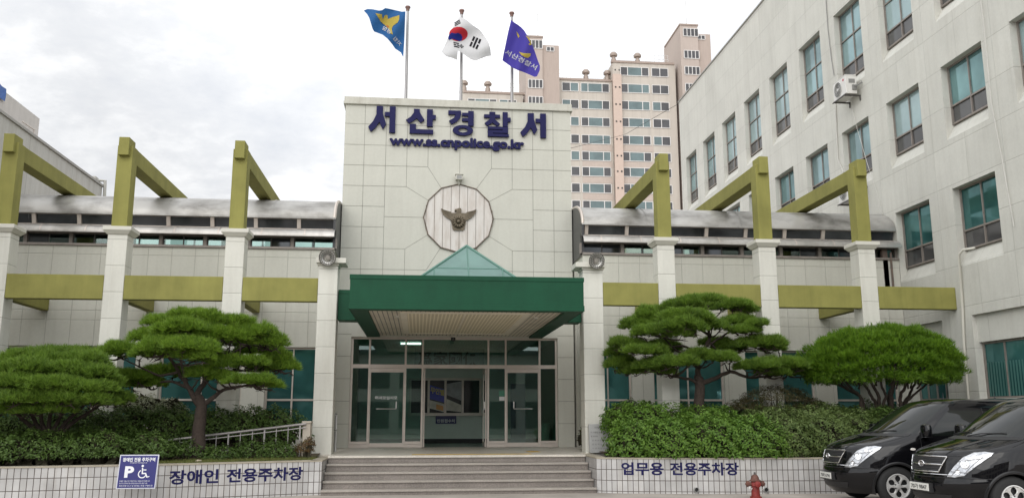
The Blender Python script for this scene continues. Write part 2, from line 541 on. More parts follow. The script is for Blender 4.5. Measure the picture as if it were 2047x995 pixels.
# teal glass of the offices: bright where it mirrors the sky
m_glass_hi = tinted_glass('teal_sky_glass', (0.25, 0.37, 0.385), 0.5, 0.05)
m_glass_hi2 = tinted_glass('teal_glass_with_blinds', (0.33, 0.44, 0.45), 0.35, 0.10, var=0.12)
m_glass_hi3 = tinted_glass('teal_glass_deep', (0.15, 0.27, 0.275), 0.5, 0.05)  # deeper tint, picked at random per window
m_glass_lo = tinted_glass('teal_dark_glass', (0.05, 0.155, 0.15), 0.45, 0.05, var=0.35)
m_glass_vent = tinted_glass('smoke_vent_glass', (0.10, 0.10, 0.10), 0.3, 0.10)
m_glass_smoke = tinted_glass('smoke_glass', (0.05, 0.055, 0.06), 0.45, 0.08, var=0.4)
m_glass_entry = clear_glass('entry_glass', (0.52, 0.68, 0.62), 0.075)
m_glass_thin = clear_glass('clerestory_glass', (0.60, 0.74, 0.70), 0.05)
m_glass_sky = plain('skylight_glass', (0.11, 0.20, 0.175), 0.22, 0.0, var=0.2, vscale=1.3, spec=0.5)

def fFront(y):   # wall facing -Y at depth y: local x -> X, local y -> inwards
    return Matrix.Translation((0, y, 0))
def fRight(x):   # wall facing -X at X = x: local x -> -Y, local y -> +X
    return Matrix(((0, 1, 0, x), (-1, 0, 0, 0), (0, 0, 1, 0), (0, 0, 0, 1)))

def window(parent, T, u0, u1, z0, z1, y, fw=0.05, mull=(), trans=None, low_mull=None, frame=None, pane=None, low_pane=None, name='window', fd=0.07):
    """A window: frame with mullions and a transom, glass above and below the transom as sub-parts."""
    fr = MB(T)
    fr.box(u0, u0 + fw, y, y + fd, z0, z1); fr.box(u1 - fw, u1, y, y + fd, z0, z1)
    fr.box(u0 + fw, u1 - fw, y, y + fd, z1 - fw, z1); fr.box(u0 + fw, u1 - fw, y, y + fd, z0, z0 + fw)
    zt = trans if trans else z0
    for q in mull:
        uc = u0 + (u1 - u0) * q
        fr.box(uc - fw * 0.35, uc + fw * 0.35, y + 0.004, y + fd - 0.004, (zt + fw * 0.5) if trans else z0 + fw, z1 - fw)
    if trans:
        fr.box(u0 + fw, u1 - fw, y - 0.006, y + fd - 0.01, zt - fw * 0.5, zt + fw * 0.5)
        for q in (low_mull if low_mull is not None else mull):
            uc = u0 + (u1 - u0) * q
            fr.box(uc - fw * 0.45, uc + fw * 0.45, y - 0.004, y + fd - 0.012, z0 + fw, zt - fw * 0.5)
    o = fr.build(name, frame, parent)
    yy = y + fd * 0.55
    def glass(za, zb, mm):
        g = MB(T); g.box(u0 + fw * 0.5, u1 - fw * 0.5, yy, yy + 0.012, za, zb); g.build('pane', mm, o)
    if trans and low_pane:
        glass(zt, z1 - fw * 0.5, pane); glass(z0 + fw * 0.5, zt - 0.004, low_pane)
    else: glass(z0 + fw * 0.5, z1 - fw * 0.5, pane)
    return o
# ------------------------------------------------------------------ ground, steps, landing
def structure(name, mb, mat, **kw):
    return tag(mb.build(name, mat, **kw), kind='structure')

m_ground = plain('worn_concrete', (0.36, 0.325, 0.29), 0.85, var=0.25, vscale=0.7, bump=0.3, bscale=50, spec=0.2)
g_ = MB(); g_.quad((-900, -900, 0), (900, -900, 0), (900, 1500, 0), (-900, 1500, 0))
structure('ground', g_, m_ground)

def granite(name, col, speck=0.25, rough=0.55):
    m_, t, b = new_mat(name)
    g = nd(t, 'ShaderNodeNewGeometry')
    f = maprange(t, noise(t, g.outputs['Position'], 55, 2, 0.7), 0.35, 0.65, 1 - speck, 1 + speck)
    f = mth(t, 'MULTIPLY', f, maprange(t, noise(t, g.outputs['Position'], 1.6, 5, 0.6), 0.3, 0.7, 0.82, 1.1))
    t.links.new(scale_col(t, col, f), b.inputs['Base Color'])
    b.inputs['Roughness'].default_value = rough
    return m_
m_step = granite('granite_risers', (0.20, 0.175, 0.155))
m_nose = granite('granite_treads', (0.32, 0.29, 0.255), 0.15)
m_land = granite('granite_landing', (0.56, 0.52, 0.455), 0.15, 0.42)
SX0, SX1, LZ = -1.97, 3.79, 0.74
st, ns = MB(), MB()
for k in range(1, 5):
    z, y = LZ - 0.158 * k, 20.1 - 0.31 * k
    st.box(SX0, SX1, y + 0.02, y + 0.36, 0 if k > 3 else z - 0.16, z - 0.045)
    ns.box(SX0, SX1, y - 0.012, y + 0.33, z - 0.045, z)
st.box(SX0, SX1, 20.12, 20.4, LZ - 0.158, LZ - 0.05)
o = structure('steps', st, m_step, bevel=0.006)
nsm = ns.build('step_treads', m_nose, o, bevel=0.008)
la = MB(); la.box(SX0, SX1, 20.085, 25.3, LZ - 0.05, LZ)
la.box(-2.55, SX0 - 0.002, 20.9, 25.0, LZ - 0.3, LZ - 0.003); la.box(SX1 + 0.002, 4.5, 20.9, 25.0, LZ - 0.3, LZ - 0.003)
structure('landing', la, m_land, bevel=0.008)
mj = MB()
for k in range(9): mj.box(SX0 + 0.05, SX1 - 0.05, 20.7 + k * 0.55, 20.708 + k * 0.55, LZ, LZ + 0.0015)
m_joint = plain('joint_line', (0.10, 0.095, 0.085), 0.9, var=0.2)
structure('landing_joints', mj, m_joint)
m_yellow = plain('worn_yellow_tile', (0.50, 0.33, 0.07), 0.7, var=0.25, vscale=5, bump=0.8, bscale=25)
ty = MB()
for k in range(9): ty.box(-0.13 + k * 0.305, 0.165 + k * 0.305, 20.42, 20.71, LZ, LZ + 0.006)
tag(ty.build('tactile_paving', m_yellow), 'worn yellow tactile tiles laid in a row along the top of the steps', 'tactile paving')
ty = MB(); ty.box(2.67, 2.965, 21.6, 22.2, LZ, LZ + 0.006)
tag(ty.build('tactile_paving', m_yellow), 'single yellow tactile slab on the landing before the closed glass door', 'tactile paving')

# ------------------------------------------------------------------ planters: tiled curved walls with soil
def tile_mat(name):
    m_, t, b = new_mat(name)
    u = nd(t, 'ShaderNodeUVMap')
    sp = nd(t, 'ShaderNodeSeparateXYZ'); t.links.new(u.outputs[0], sp.inputs[0])
    def per(c, p, o):
        q = mth(t, 'DIVIDE', mth(t, 'SUBTRACT', c, o), p)
        fr = mth(t, 'FRACT', q)
        return mth(t, 'MULTIPLY', mth(t, 'MINIMUM', fr, mth(t, 'SUBTRACT', 1.0, fr)), p), mth(t, 'FLOOR', q)
    du, iu = per(sp.outputs[0], 0.112, 0.0)
    dz, iz = per(sp.outputs[1], 0.222, 0.04)
    d = mth(t, 'MINIMUM', du, dz)
    cid = nd(t, 'ShaderNodeCombineXYZ'); t.links.new(iu, cid.inputs[0]); t.links.new(iz, cid.inputs[1])
    wn = nd(t, 'ShaderNodeTexWhiteNoise'); t.links.new(cid.outputs[0], wn.inputs['Vector'])
    g = nd(t, 'ShaderNodeNewGeometry')
    f = mth(t, 'MULTIPLY', maprange(t, wn.outputs['Value'], 0, 1, 0.86, 1.06), maprange(t, noise(t, g.outputs['Position'], 2.2, 6, 0.65), 0.3, 0.7, 0.82, 1.08))
    st_ = maprange(t, noise(t, stretch(t, g.outputs['Position'], (6, 6, 0.5)), 1.5, 5, 0.6), 0.5, 0.8, 0, 0.35)
    c = mixc(t, st_, (0.50, 0.49, 0.48), (0.33, 0.28, 0.22))
    c = scale_col(t, c, f)
    c = mixc(t, mth(t, 'LESS_THAN', d, 0.0065), c, (0.085, 0.07, 0.06))
    t.links.new(c, b.inputs['Base Color'])
    t.links.new(maprange(t, mth(t, 'LESS_THAN', d, 0.0065), 0, 1, 0.28, 0.9), b.inputs['Roughness'])
    bp = nd(t, 'ShaderNodeBump'); bp.inputs['Strength'].default_value = 0.7; bp.inputs['Distance'].default_value = 0.005
    h = mth(t, 'ADD', mth(t, 'MINIMUM', mth(t, 'DIVIDE', d, 0.011), 1.0), mth(t, 'MULTIPLY', wn.outputs['Value'], 0.25))
    t.links.new(h, bp.inputs['Height']); t.links.new(bp.outputs[0], b.inputs['Normal'])
    return m_
m_tile = tile_mat('white_wall_tile')
m_cope = plain('beige_coping', (0.36, 0.32, 0.25), 0.8, var=0.2, vscale=5)

def smooth_path(P, n):
    P = [np.array(p, float) for p in P]
    Q = [2 * P[0] - P[1]] + P + [2 * P[-1] - P[-2]]
    o_ = []
    for i in range(1, len(Q) - 2):
        for k in range(n):
            s = k / n
            a, b_, c, d = Q[i - 1], Q[i], Q[i + 1], Q[i + 2]
            o_.append(0.5 * ((2 * b_) + (c - a) * s + (2 * a - 5 * b_ + 4 * c - d) * s * s + (3 * b_ - a - 3 * c + d) * s ** 3))
    return o_ + [P[-1]]

def planter(name, label, path, ztop, th):
    """A retaining wall along a plan path (its face on the path's right-hand side seen from above when walking it)."""
    P = [Vector((p[0], p[1], 0)) for p in path]
    Nn = []
    for i in range(len(P)):
        t_ = (P[min(i + 1, len(P) - 1)] - P[max(i - 1, 0)]).normalized()
        Nn.append(Vector((-t_.y, t_.x, 0)))
    base = P[len(P) // 2].copy()
    o_ = thing(name, label, 'planter wall', base)
    v, f, uv = [], [], []
    s = 0
    for i, p in enumerate(P):
        if i: s += (P[i] - P[i - 1]).length
        q = p + Nn[i] * th
        v += [(p.x, p.y, -0.05), (p.x, p.y, ztop), (q.x, q.y, ztop), (q.x, q.y, -0.05)]
        uv.append(s)
    for i in range(len(P) - 1):
        for k in range(3): f.append((i * 4 + k, i * 4 + 4 + k, i * 4 + 5 + k, i * 4 + 1 + k))
    f.append((0, 1, 2, 3)); n = len(P) - 1; f.append((n * 4 + 3, n * 4 + 2, n * 4 + 1, n * 4))
    me = bpy.data.meshes.new('tiled_face'); me.from_pydata(v, [], f); me.update()
    ul = me.uv_layers.new(name='UVMap')
    for poly in me.polygons:
        for li in poly.loop_indices:
            vi = me.loops[li].vertex_index
            ul.data[li].uv = (uv[vi // 4], v[vi][2])
    link_mesh('tiled_face', me, m_tile, o_)
    c = MB()
    rows = []
    for i, p in enumerate(P):
        a = p - Nn[i] * 0.012; q = p + Nn[i] * (th + 0.02)
        rows.append([(a.x, a.y, ztop + 0.002), (a.x, a.y, ztop + 0.03), (q.x, q.y, ztop + 0.03), (q.x, q.y, ztop + 0.002)])
    c.grid(rows)
    c.build('coping', m_cope, o_)
    return o_, P, Nn, uv
LP = smooth_path([(-14.5, 17.1), (-9.5, 17.2), (-7.6, 17.3), (-5.1, 17.85), (-3.8, 18.35), (-2.45, 18.9), (-2.12, 19.02)], 6) + [np.array((-1.985, 19.03)), np.array((-1.98, 20.95))]
RP = [np.array((3.80, 20.95)), np.array((3.805, 18.93))] + smooth_path([(3.95, 18.84), (4.6, 18.62), (6.5, 18.30), (8.45, 18.16), (11.0, 18.1), (13.58, 18.1)], 6)
plL, LPp, LPn, LPs = planter('planter_wall', 'long white tiled planter wall painted with blue disabled parking lettering', LP, 0.67, 0.22)
plR, RPp, RPn, RPs = planter('planter_wall', 'white tiled planter wall behind the fire hydrant and vans', RP, 0.70, 0.22)

def soil(name, path, nn, ztop, back, mat):
    rows = []
    for i, p in enumerate(path):
        q = p + nn[i] * 0.2
        rows.append([(q.x, q.y, ztop - 0.03), (q.x + 0.0, max(q.y + 0.6, 20.0), ztop + 0.04), (q.x, 21.5, ztop + 0.12), (q.x, back, ztop + 0.12)])
    m_ = MB(); m_.grid(rows)
    return tag(m_.build(name, mat), kind='structure')
soil('soil', LPp[:-3], LPn, 0.67, 23.5, m_soil)
soil('soil', RPp[3:], RPn, 0.70, 23.5, m_soil)

def on_wall(P, Nn, Sx, s):
    for i in range(len(P) - 1):
        if Sx[i + 1] >= s or i == len(P) - 2:
            k = (s - Sx[i]) / (Sx[i + 1] - Sx[i])
            return P[i].lerp(P[i + 1], k), Nn[i].lerp(Nn[i + 1], k)
def s_of_x(P, Sx, x):
    for i in range(len(P) - 1):
        if P[i].x <= x <= P[i + 1].x: return Sx[i] + (Sx[i + 1] - Sx[i]) * (x - P[i].x) / (P[i + 1].x - P[i].x)
def x_at_px(P, px):
    best = min((abs(pix_x((a.lerp(b, k / 20).x, a.lerp(b, k / 20).y, 0.45)) - px), a.lerp(b, k / 20).x) for a, b in zip(P[:-3] if P is LPp else P[2:], P[1:-2] if P is LPp else P[3:]) for k in range(20))
    return best[1]
def wall_text(name, label, words_, P, Nn, Sx, z0, h, off):
    """Painted lettering that follows a curved wall; words_: (text, x start, x end)."""
    c0, _n = on_wall(P, Nn, Sx, s_of_x(P, Sx, words_[0][1]))
    o_ = thing(name, label, 'painted sign', (c0.x, c0.y, z0))
    for body, xa, xb in words_:
        mb = MB()
        sa, sb = s_of_x(P, Sx, xa), s_of_x(P, Sx, xb)
        v, f = text_mesh(body, sb - sa, h, off)
        w = []
        for p in v:
            c, n = on_wall(P, Nn, Sx, sa + p[0]); c = c - n * 0.004
            w.append((c.x, c.y, z0 + p[2]))
        mb.add(w, f); mb.build('painted_word', m_sign, o_)
    return o_
wall_text('wall_lettering', 'blue painted Korean lettering beside the blue parking sign on the planter', [('장애인', x_at_px(LPp, 338), x_at_px(LPp, 437)), ('전용주차장', x_at_px(LPp, 453), x_at_px(LPp, 606))], LPp, LPn, LPs, 0.31, 0.27, 0.030)
wall_text('wall_lettering', 'blue painted Korean lettering on the planter above the fire hydrant', [('업무용', x_at_px(RPp, 1242), x_at_px(RPp, 1326)), ('전용주차장', x_at_px(RPp, 1339), x_at_px(RPp, 1477))], RPp, RPn, RPs, 0.375, 0.265, 0.030)

# ------------------------------------------------------------------ the middle tower with the entrance
TX0, TX1, TY, TZ = -2.31, 4.42, 25.0, 10.66
tw = thing('police_station_tower', 'tall cream entrance block with blue lettering, round emblem and glass doors', 'building', (1.06, 25, 0))
DX0, DX1, DZ = -1.92, 3.95, 3.80
b = MB(fFront(TY)); b.wall(TX0, TX1, -0.2, TZ, [(DX0, DX1, LZ - 0.06, DZ, 0)], 0.16); b.T = None
b.quad((TX0, TY, -0.2), (TX0, TY, TZ), (TX0, 33, TZ), (TX0, 33, -0.2)); b.quad((TX1, TY, -0.2), (TX1, 33, -0.2), (TX1, 33, TZ), (TX1, TY, TZ))
b.quad((TX0, 33, -0.2), (TX0, 33, TZ), (TX1, 33, TZ), (TX1, 33, -0.2)); b.quad((TX0, TY, TZ - 0.1), (TX1, TY, TZ - 0.1), (TX1, 33, TZ - 0.1), (TX0, 33, TZ - 0.1))
b.build('wall', m_tower, tw)
b = MB(); b.box(TX0 - 0.06, TX1 + 0.06, TY - 0.07, 25.3, TZ, TZ + 0.09); b.box(TX0 - 0.04, TX1 + 0.04, TY - 0.05, 25.3, TZ + 0.09, TZ + 0.235)
b.box(TX0 - 0.06, TX0 + 0.25, 25.3, 33.05, TZ, TZ + 0.22); b.box(TX1 - 0.25, TX1 + 0.06, 25.3, 33.05, TZ, TZ + 0.22)
b.build('coping', panelled('coping_render', (0.52, 0.51, 0.45), streak=0.3, dirt_amt=0.5), tw, bevel=0.012)
# scored joints: a square grid that opens into rays around the round emblem
jm = MB()
m_score = plain('scored_joint', (0.25, 0.245, 0.21), 0.9, var=0.3, vscale=3)
def jl(a, c, w=0.012):
    a, c = Vector((a[0], 0, a[1])), Vector((c[0], 0, c[1]))
    d = (c - a).normalized(); n = Vector((-d.z, 0, d.x)) * (w / 2)
    jm.add([(p.x, TY - 0.003, p.z) for p in (a - n, c - n, c + n, a + n)], [(0, 1, 2, 3)])
VX = [-1.73, -1.10, -0.48, 0.14, 0.79, 1.42, 2.02, 2.64, 3.26, 3.88]
HZ = [10.07, 9.43, 8.81, 8.19, 7.58, 6.97, 6.34, 5.73]
CE = (1.06, 7.28); ER = 1.035
def disc_pt(deg, r=ER): return (CE[0] + r * math.cos(R(deg)), CE[1] + r * math.sin(R(deg)))
for x in (VX[0], VX[1], VX[8], VX[9]): jl((x, 4.4), (x, TZ))
for x, z in ((VX[2], HZ[3]), (VX[3], HZ[2]), (VX[6], HZ[2]), (VX[7], HZ[3])): jl((x, z), (x, TZ))
jl((VX[4], 9.43), (VX[4], TZ)); jl((VX[5], 9.43), (VX[5], TZ)); jl((1.08, 8.31), (1.08, 9.43))
for z in HZ[:2]: jl((TX0, z), (TX1, z))
for z, xa, xb in ((HZ[2], VX[3], VX[6]), (HZ[3], VX[2], VX[7]), (HZ[4], VX[1], VX[8]), (HZ[5], VX[1], VX[8]), (HZ[6], VX[2], VX[7]), (HZ[7], VX[3], VX[6])):
    jl((TX0, z), (xa, z)); jl((xb, z), (TX1, z))
jl((VX[1], 7.28), disc_pt(180)); jl(disc_pt(0), (VX[8], 7.28))
for p, dg in (((VX[2], HZ[3]), 150), ((VX[3], HZ[2]), 120), ((VX[6], HZ[2]), 60), ((VX[7], HZ[3]), 30), ((VX[2], HZ[6]), 210), ((VX[3], HZ[7]), 240), ((VX[6], HZ[7]), 300), ((VX[7], HZ[6]), 330)): jl(p, disc_pt(dg))
for x in (VX[2], VX[7]): jl((x, 4.4), (x, HZ[6]))
for z in (5.11, 4.49): jl((TX0, z), (TX1, z))
for z in (3.87, 3.25, 2.63, 2.01, 1.39): jl((TX0, z), (DX0, z)); jl((DX1, z), (TX1, z))
jm.build('panel_joint', m_score, tw)

# the round emblem
def emblem_panel():
    m_, t, b_ = new_mat('stained_white_panel')
    g = nd(t, 'ShaderNodeNewGeometry')
    n_ = noise(t, stretch(t, g.outputs['Position'], (3, 3, 0.6)), 2.2, 6, 0.62)
    c = mixc(t, maprange(t, n_, 0.42, 0.72, 0, 0.75), (0.60, 0.57, 0.535), (0.42, 0.36, 0.31))
    t.links.new(c, b_.inputs['Base Color']); b_.inputs['Roughness'].default_value = 0.5
    return m_
m_stain = plain('rust_stain', (0.14, 0.11, 0.085), 0.9, var=0.4, vscale=9)
dsc = MB(); dsc.prism([disc_pt(30 * k) for k in range(12)], TY - 0.03, TY + 0.02)
dso = dsc.build('emblem_disc', emblem_panel(), tw)
rm = MB()
for k in range(12):
    a, c = disc_pt(30 * k), disc_pt(30 * k + 30); a2, c2 = disc_pt(30 * k, ER - 0.03), disc_pt(30 * k + 30, ER - 0.03)
    rm.prism([a, c, c2, a2], TY - 0.055, TY - 0.004)
rm.build('rim', m_stain, dso)
sm = MB()
for k in range(-4, 5):
    x = CE[0] + 0.02 + k * 0.242
    hh = math.sqrt(max(0, 1 - ((x - CE[0]) / (ER * 0.985)) ** 2)) * ER * 0.955
    sm.box(x - 0.006, x + 0.006, TY - 0.034, TY - 0.028, CE[1] - hh, CE[1] + hh)
sm.build('panel_seam', m_stain, dso)
m_bronze = plain('tarnished_bronze', (0.14, 0.115, 0.08), 0.5, 0.5, var=0.35, vscale=14)
eg = MB()
def ep(pts, y0, y1, mirror=False, s=0.00288, c=(1.06, 7.15)):
    for sgn in ((1, -1) if mirror else (1,)):
        q = [(c[0] + sgn * p[0] * s, c[1] - p[1] * s) for p in pts]
        if sgn < 0: q.reverse()
        eg.prism(q, TY - y0, TY - y1)
ep([(-74, -8), (-60, 72), (-44, 86), (44, 86), (60, 72), (76, -8)], 0.075, 0.03)
ep([(-180, -138), (-172, -105), (-152, -72), (-128, -48), (-95, -28), (-62, -12), (-20, -20), (-22, -92), (-80, -94), (-130, -112)], 0.09, 0.031, True)
for i, (a, c) in enumerate((((-172, -128), (-80, -92)), ((-162, -105), (-72, -72)), ((-140, -78), (-64, -52)), ((-108, -52), (-58, -34)))):
    d = Vector((c[0] - a[0], c[1] - a[1])).normalized(); n = Vector((-d.y, d.x)) * 9
    ep([(a[0], a[1]), (c[0] - n.x, c[1] - n.y), (c[0] + n.x, c[1] + n.y)], 0.112 - i * 0.003, 0.091, True)
ep([(-24, -104), (-38, -62), (-46, -8), (46, -8), (38, -62), (22, -104)], 0.125, 0.033)
ep([(-8, -140), (22, -140), (28, -120), (20, -96), (-16, -96), (-20, -110), (-42, -112), (-40, -128), (-14, -134)], 0.135, 0.035)
for k in range(14):
    a = 2 * math.pi * k / 14
    M_ = Matrix.Translation((1.06 + 0.125 * math.cos(a), TY - 0.12, 7.15 + 0.125 * math.sin(a))) @ Matrix.Rotation(-a, 4, 'Y') @ Matrix.Diagonal((1.7, 0.9, 1, 1)) @ Matrix.Rotation(R(90), 4, 'X')
    eg.lathe([(0.0, 0.045), (0.02, 0.04), (0.034, 0.022), (0.038, -0.02)], 8, M_)
eg.lathe([(0.0, 0.075), (0.035, 0.066), (0.06, 0.04), (0.068, 0.0), (0.068, -0.03)], 14, Matrix.Translation((1.06, TY - 0.12, 7.15)) @ Matrix.Rotation(R(90), 4, 'X'))
eg.build('eagle_emblem', m_bronze, dso, smooth=35)

# headline lettering, one raised letter per mesh
ns_ = thing('name_sign', 'five huge blue Korean letters across the top of the entrance tower', 'sign lettering', (1.06, 24.97, 10.2))
GL = {
 '서': [[(.29, 1), (.53, 1), (.53, .72), (.66, .32), (.54, .12), (.41, .40), (.26, .16), (.10, .02), (0, .20), (.18, .42), (.29, .68)],
       [(.78, 0), (1, 0), (1, 1), (.78, 1)], [(.60, .62), (.80, .62), (.80, .78), (.60, .78)]],
 '산': [[(.26, 1), (.46, 1), (.46, .86), (.62, .56), (.49, .44), (.36, .62), (.24, .50), (.10, .40), (0, .54), (.16, .68), (.26, .84)],
       [(.70, .30), (.90, .30), (.90, 1), (.70, 1)], [(.88, .60), (1, .60), (1, .77), (.88, .77)],
       [(.13, 0), (.34, 0), (.34, .38), (.13, .38)], [(.30, 0), (.92, 0), (.92, .17), (.30, .17)]],
 '경': [[(0, .84), (.50, .84), (.50, 1), (0, 1)], [(.30, .86), (.50, .86), (.46, .70), (.34, .56), (.14, .44), (.03, .58), (.22, .70)],
       [(.78, .40), (1, .40), (1, 1), (.78, 1)], [(.54, .80), (.80, .80), (.80, .92), (.54, .92)], [(.54, .58), (.80, .58), (.80, .70), (.54, .70)], 'O'],
 '찰': [[(.20, .90), (.42, .90), (.42, 1), (.20, 1)], [(0, .76), (.60, .76), (.60, .89), (0, .89)],
       [(.22, .78), (.40, .78), (.42, .68), (.60, .52), (.50, .42), (.31, .56), (.12, .42), (.02, .54), (.20, .68)],
       [(.70, .42), (.89, .42), (.89, 1), (.70, 1)], [(.87, .62), (1, .62), (1, .78), (.87, .78)],
       [(.14, .29), (.90, .29), (.90, .40), (.14, .40)], [(.70, .15), (.90, .15), (.90, .31), (.70, .31)], [(.14, .145), (.72, .145), (.72, .255), (.14, .255)],
       [(.14, .0), (.33, .0), (.33, .16), (.14, .16)], [(.30, 0), (.93, 0), (.93, .11), (.30, .11)]],
}
for ch, xa, xb, za, zb in (('서', -1.63, -0.84, 9.80, 10.61), ('산', -0.53, 0.35, 9.80, 10.56), ('경', 0.72, 1.48, 9.78, 10.55), ('찰', 1.79, 2.59, 9.78, 10.55), ('서', 2.88, 3.66, 9.79, 10.55)):
    lm = MB()
    for i, g in enumerate(GL[ch]):
        d = 0.006 * i
        if g == 'O':
            cx, cz, rx, rz, n = .58, .21, .40, .21, 20
            P_ = [(xa + (cx + rx * q * math.cos(2 * math.pi * k / n)) * (xb - xa), za + (cz + rz * q * math.sin(2 * math.pi * k / n)) * (zb - za)) for q in (1, .45) for k in range(n)]
            for k in range(n): lm.prism([P_[k], P_[(k + 1) % n], P_[n + (k + 1) % n], P_[n + k]], TY - 0.10 - 0.0012 * (k % 2), TY - 0.012)
        else: lm.prism([(xa + p[0] * (xb - xa), za + p[1] * (zb - za)) for p in g], TY - 0.09 - 0.0015 * i, TY - 0.012 + 0.001 * i)
    lm.build('letter', m_sign, ns_)
ut = MB()
for dx_, dz_, dy_ in ((0, 0, 0), (0.016, 0, 0.0016), (0.008, 0.010, 0.0032), (0.008, -0.010, 0.0048)):
    v, f = text_mesh('www.ss.cnpolice.go.kr', 3.98, 0.36, 0.030, 0.07)
    ut.add([(p[0] - 1.0 + dx_, p[1] + TY - 0.012 - dy_, p[2] + 9.345 + dz_) for p in v], f)
us_ = tag(ut.build('web_address_sign', m_sign, None, (1.0, 24.97, 9.5)), 'row of smaller blue raised web address letters under the five large letters', 'sign lettering')

# entrance front: aluminium frame, doors, glass
FY = TY + 0.10
ef = MB()
MX = [-1.40, -0.39, 0.09, 1.96, 2.46, 3.44]
zt0, zt1 = 2.93, 3.035
for x in MX: ef.box(x - 0.027, x + 0.027, FY, FY + 0.1, LZ, DZ - 0.06)
ef.box(DX0, DX0 + 0.06, FY, FY + 0.1, LZ, DZ - 0.06); ef.box(DX1 - 0.06, DX1, FY, FY + 0.1, LZ, DZ - 0.06)
ef.box(DX0, DX1, FY - 0.004, FY + 0.104, DZ - 0.06, DZ)
xs = [DX0 + 0.06] + [q for x in MX for q in (x - 0.027, x + 0.027)] + [DX1 - 0.06]
for i in range(0, len(xs), 2):
    ef.box(xs[i], xs[i + 1], FY + 0.006, FY + 0.094, zt0, zt1)
for i in (0, 4, 8, 12): ef.box(xs[i], xs[i + 1], FY + 0.012, FY + 0.09, LZ, LZ + 0.09); ef.box(xs[i], xs[i + 1], FY + 0.018, FY + 0.08, LZ + 0.095, LZ + 0.17)
efo = ef.build('door_frame', m_alu, tw, bevel=0.004)
gm = []
for i in range(0, len(xs), 2):
    g = MB(); g.box(xs[i], xs[i + 1], FY + 0.045, FY + 0.055, zt1, DZ - 0.06); g.build('pane', m_glass_entry, efo)
    if i in (0, 4, 8, 12):
        g = MB(); g.box(xs[i], xs[i + 1], FY + 0.045, FY + 0.055, LZ + 0.17, zt0); g.build('pane', m_glass_entry, efo)
def door(xa, xb, T=None, side=1):
    fr = MB(T)
    fr.box(xa, xb, 0.02, 0.07, zt0 - 0.115, zt0 - 0.006); fr.box(xa, xb, 0.02, 0.07, LZ + 0.01, LZ + 0.125)
    fr.box(xa, xa + 0.022, 0.025, 0.065, LZ + 0.125, zt0 - 0.115); fr.box(xb - 0.022, xb, 0.025, 0.065, LZ + 0.125, zt0 - 0.115)
    d = fr.build('door', m_alu, tw)
    g = MB(T); g.box(xa + 0.022, xb - 0.022, 0.04, 0.05, LZ + 0.125, zt0 - 0.115); g.build('pane', m_glass_entry, d)
    h = MB(T); a, c = xa + (xb - xa) * 0.22, xa + (xb - xa) * 0.78
    h.tube([(a, 0.0, 1.80), (c, 0.0, 1.80)], 0.013, 8)
    v_, e_ = (a, c) if side > 0 else (c, a)
    h.box(v_ - 0.012, v_ + 0.012, 0.0, 0.045, 1.815, 2.0); h.box(e_ - 0.012, e_ + 0.012, 0.0, 0.045, 1.785, 1.812)
    h.build('handle', m_steel, d)
    return d
dl = door(MX[0] + 0.03, MX[1] - 0.03, fFront(FY), -1)
door(MX[4] + 0.03, MX[5] - 0.03, fFront(FY))
for xh in (MX[2] + 0.06, MX[3] - 0.06): door(0.0, 0.90, Matrix(((0, 1, 0, xh - 0.045), (1, 0, 0, FY + 0.12), (0, 0, 1, 0), (0, 0, 0, 1))))
m_whitevinyl = plain('white_vinyl', (0.7, 0.72, 0.72), 0.5, var=0.05)
v, f = text_mesh('어서오십시오', 0.62, 0.10, 0.02)
q = MB(Matrix.Translation((-1.22, FY + 0.036, 2.06))); q.add(v, f)
q.build('door_lettering', m_whitevinyl, dl)
# lobby behind the glass
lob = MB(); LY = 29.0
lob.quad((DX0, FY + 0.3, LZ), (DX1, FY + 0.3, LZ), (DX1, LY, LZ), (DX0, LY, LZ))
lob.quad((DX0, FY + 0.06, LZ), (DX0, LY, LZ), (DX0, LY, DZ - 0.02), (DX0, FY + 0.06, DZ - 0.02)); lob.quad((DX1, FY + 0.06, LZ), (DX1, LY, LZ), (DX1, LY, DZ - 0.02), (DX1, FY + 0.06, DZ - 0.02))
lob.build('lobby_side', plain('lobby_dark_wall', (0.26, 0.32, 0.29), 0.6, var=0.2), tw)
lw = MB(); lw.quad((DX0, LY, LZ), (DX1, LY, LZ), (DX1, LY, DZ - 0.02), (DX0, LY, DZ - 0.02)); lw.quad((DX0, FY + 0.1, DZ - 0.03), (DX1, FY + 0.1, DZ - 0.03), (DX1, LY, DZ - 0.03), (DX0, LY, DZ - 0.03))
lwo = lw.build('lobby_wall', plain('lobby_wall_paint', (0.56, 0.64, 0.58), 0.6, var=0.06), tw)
sk = MB(); sk.box(DX0, DX1, LY - 0.03, LY - 0.004, LZ, LZ + 0.14); sk.build('skirting', m_dark, lwo)
P0, P1 = W(820.6, 758, LY), W(960, 824.6, LY)
wx = [P0.x + (P1.x - P0.x) * k for k in (0, 0.262, 0.50, 0.745, 1)]
wf = MB()
for i, x in enumerate(wx): wf.box(x - 0.035, x + 0.035, LY - 0.08, LY - 0.01, P1.z, P0.z)
wf.box(P0.x - 0.035, P1.x + 0.035, LY - 0.09, LY - 0.004, P0.z - 0.02, P0.z + 0.05); wf.box(P0.x - 0.06, P1.x + 0.06, LY - 0.12, LY - 0.004, P1.z - 0.09, P1.z)
wfo = wf.build('counter_window', m_alu, tw)
m_lobby_glass = plain('dark_window_glass', (0.02, 0.025, 0.025), 0.08, var=0.3)
for i in range(4):
    g = MB(); g.box(wx[i] + 0.036, wx[i + 1] - 0.036, LY - 0.035, LY - 0.025, P1.z + 0.004, P0.z - 0.024); g.build('pane', m_lobby_glass, wfo)
po = MB()
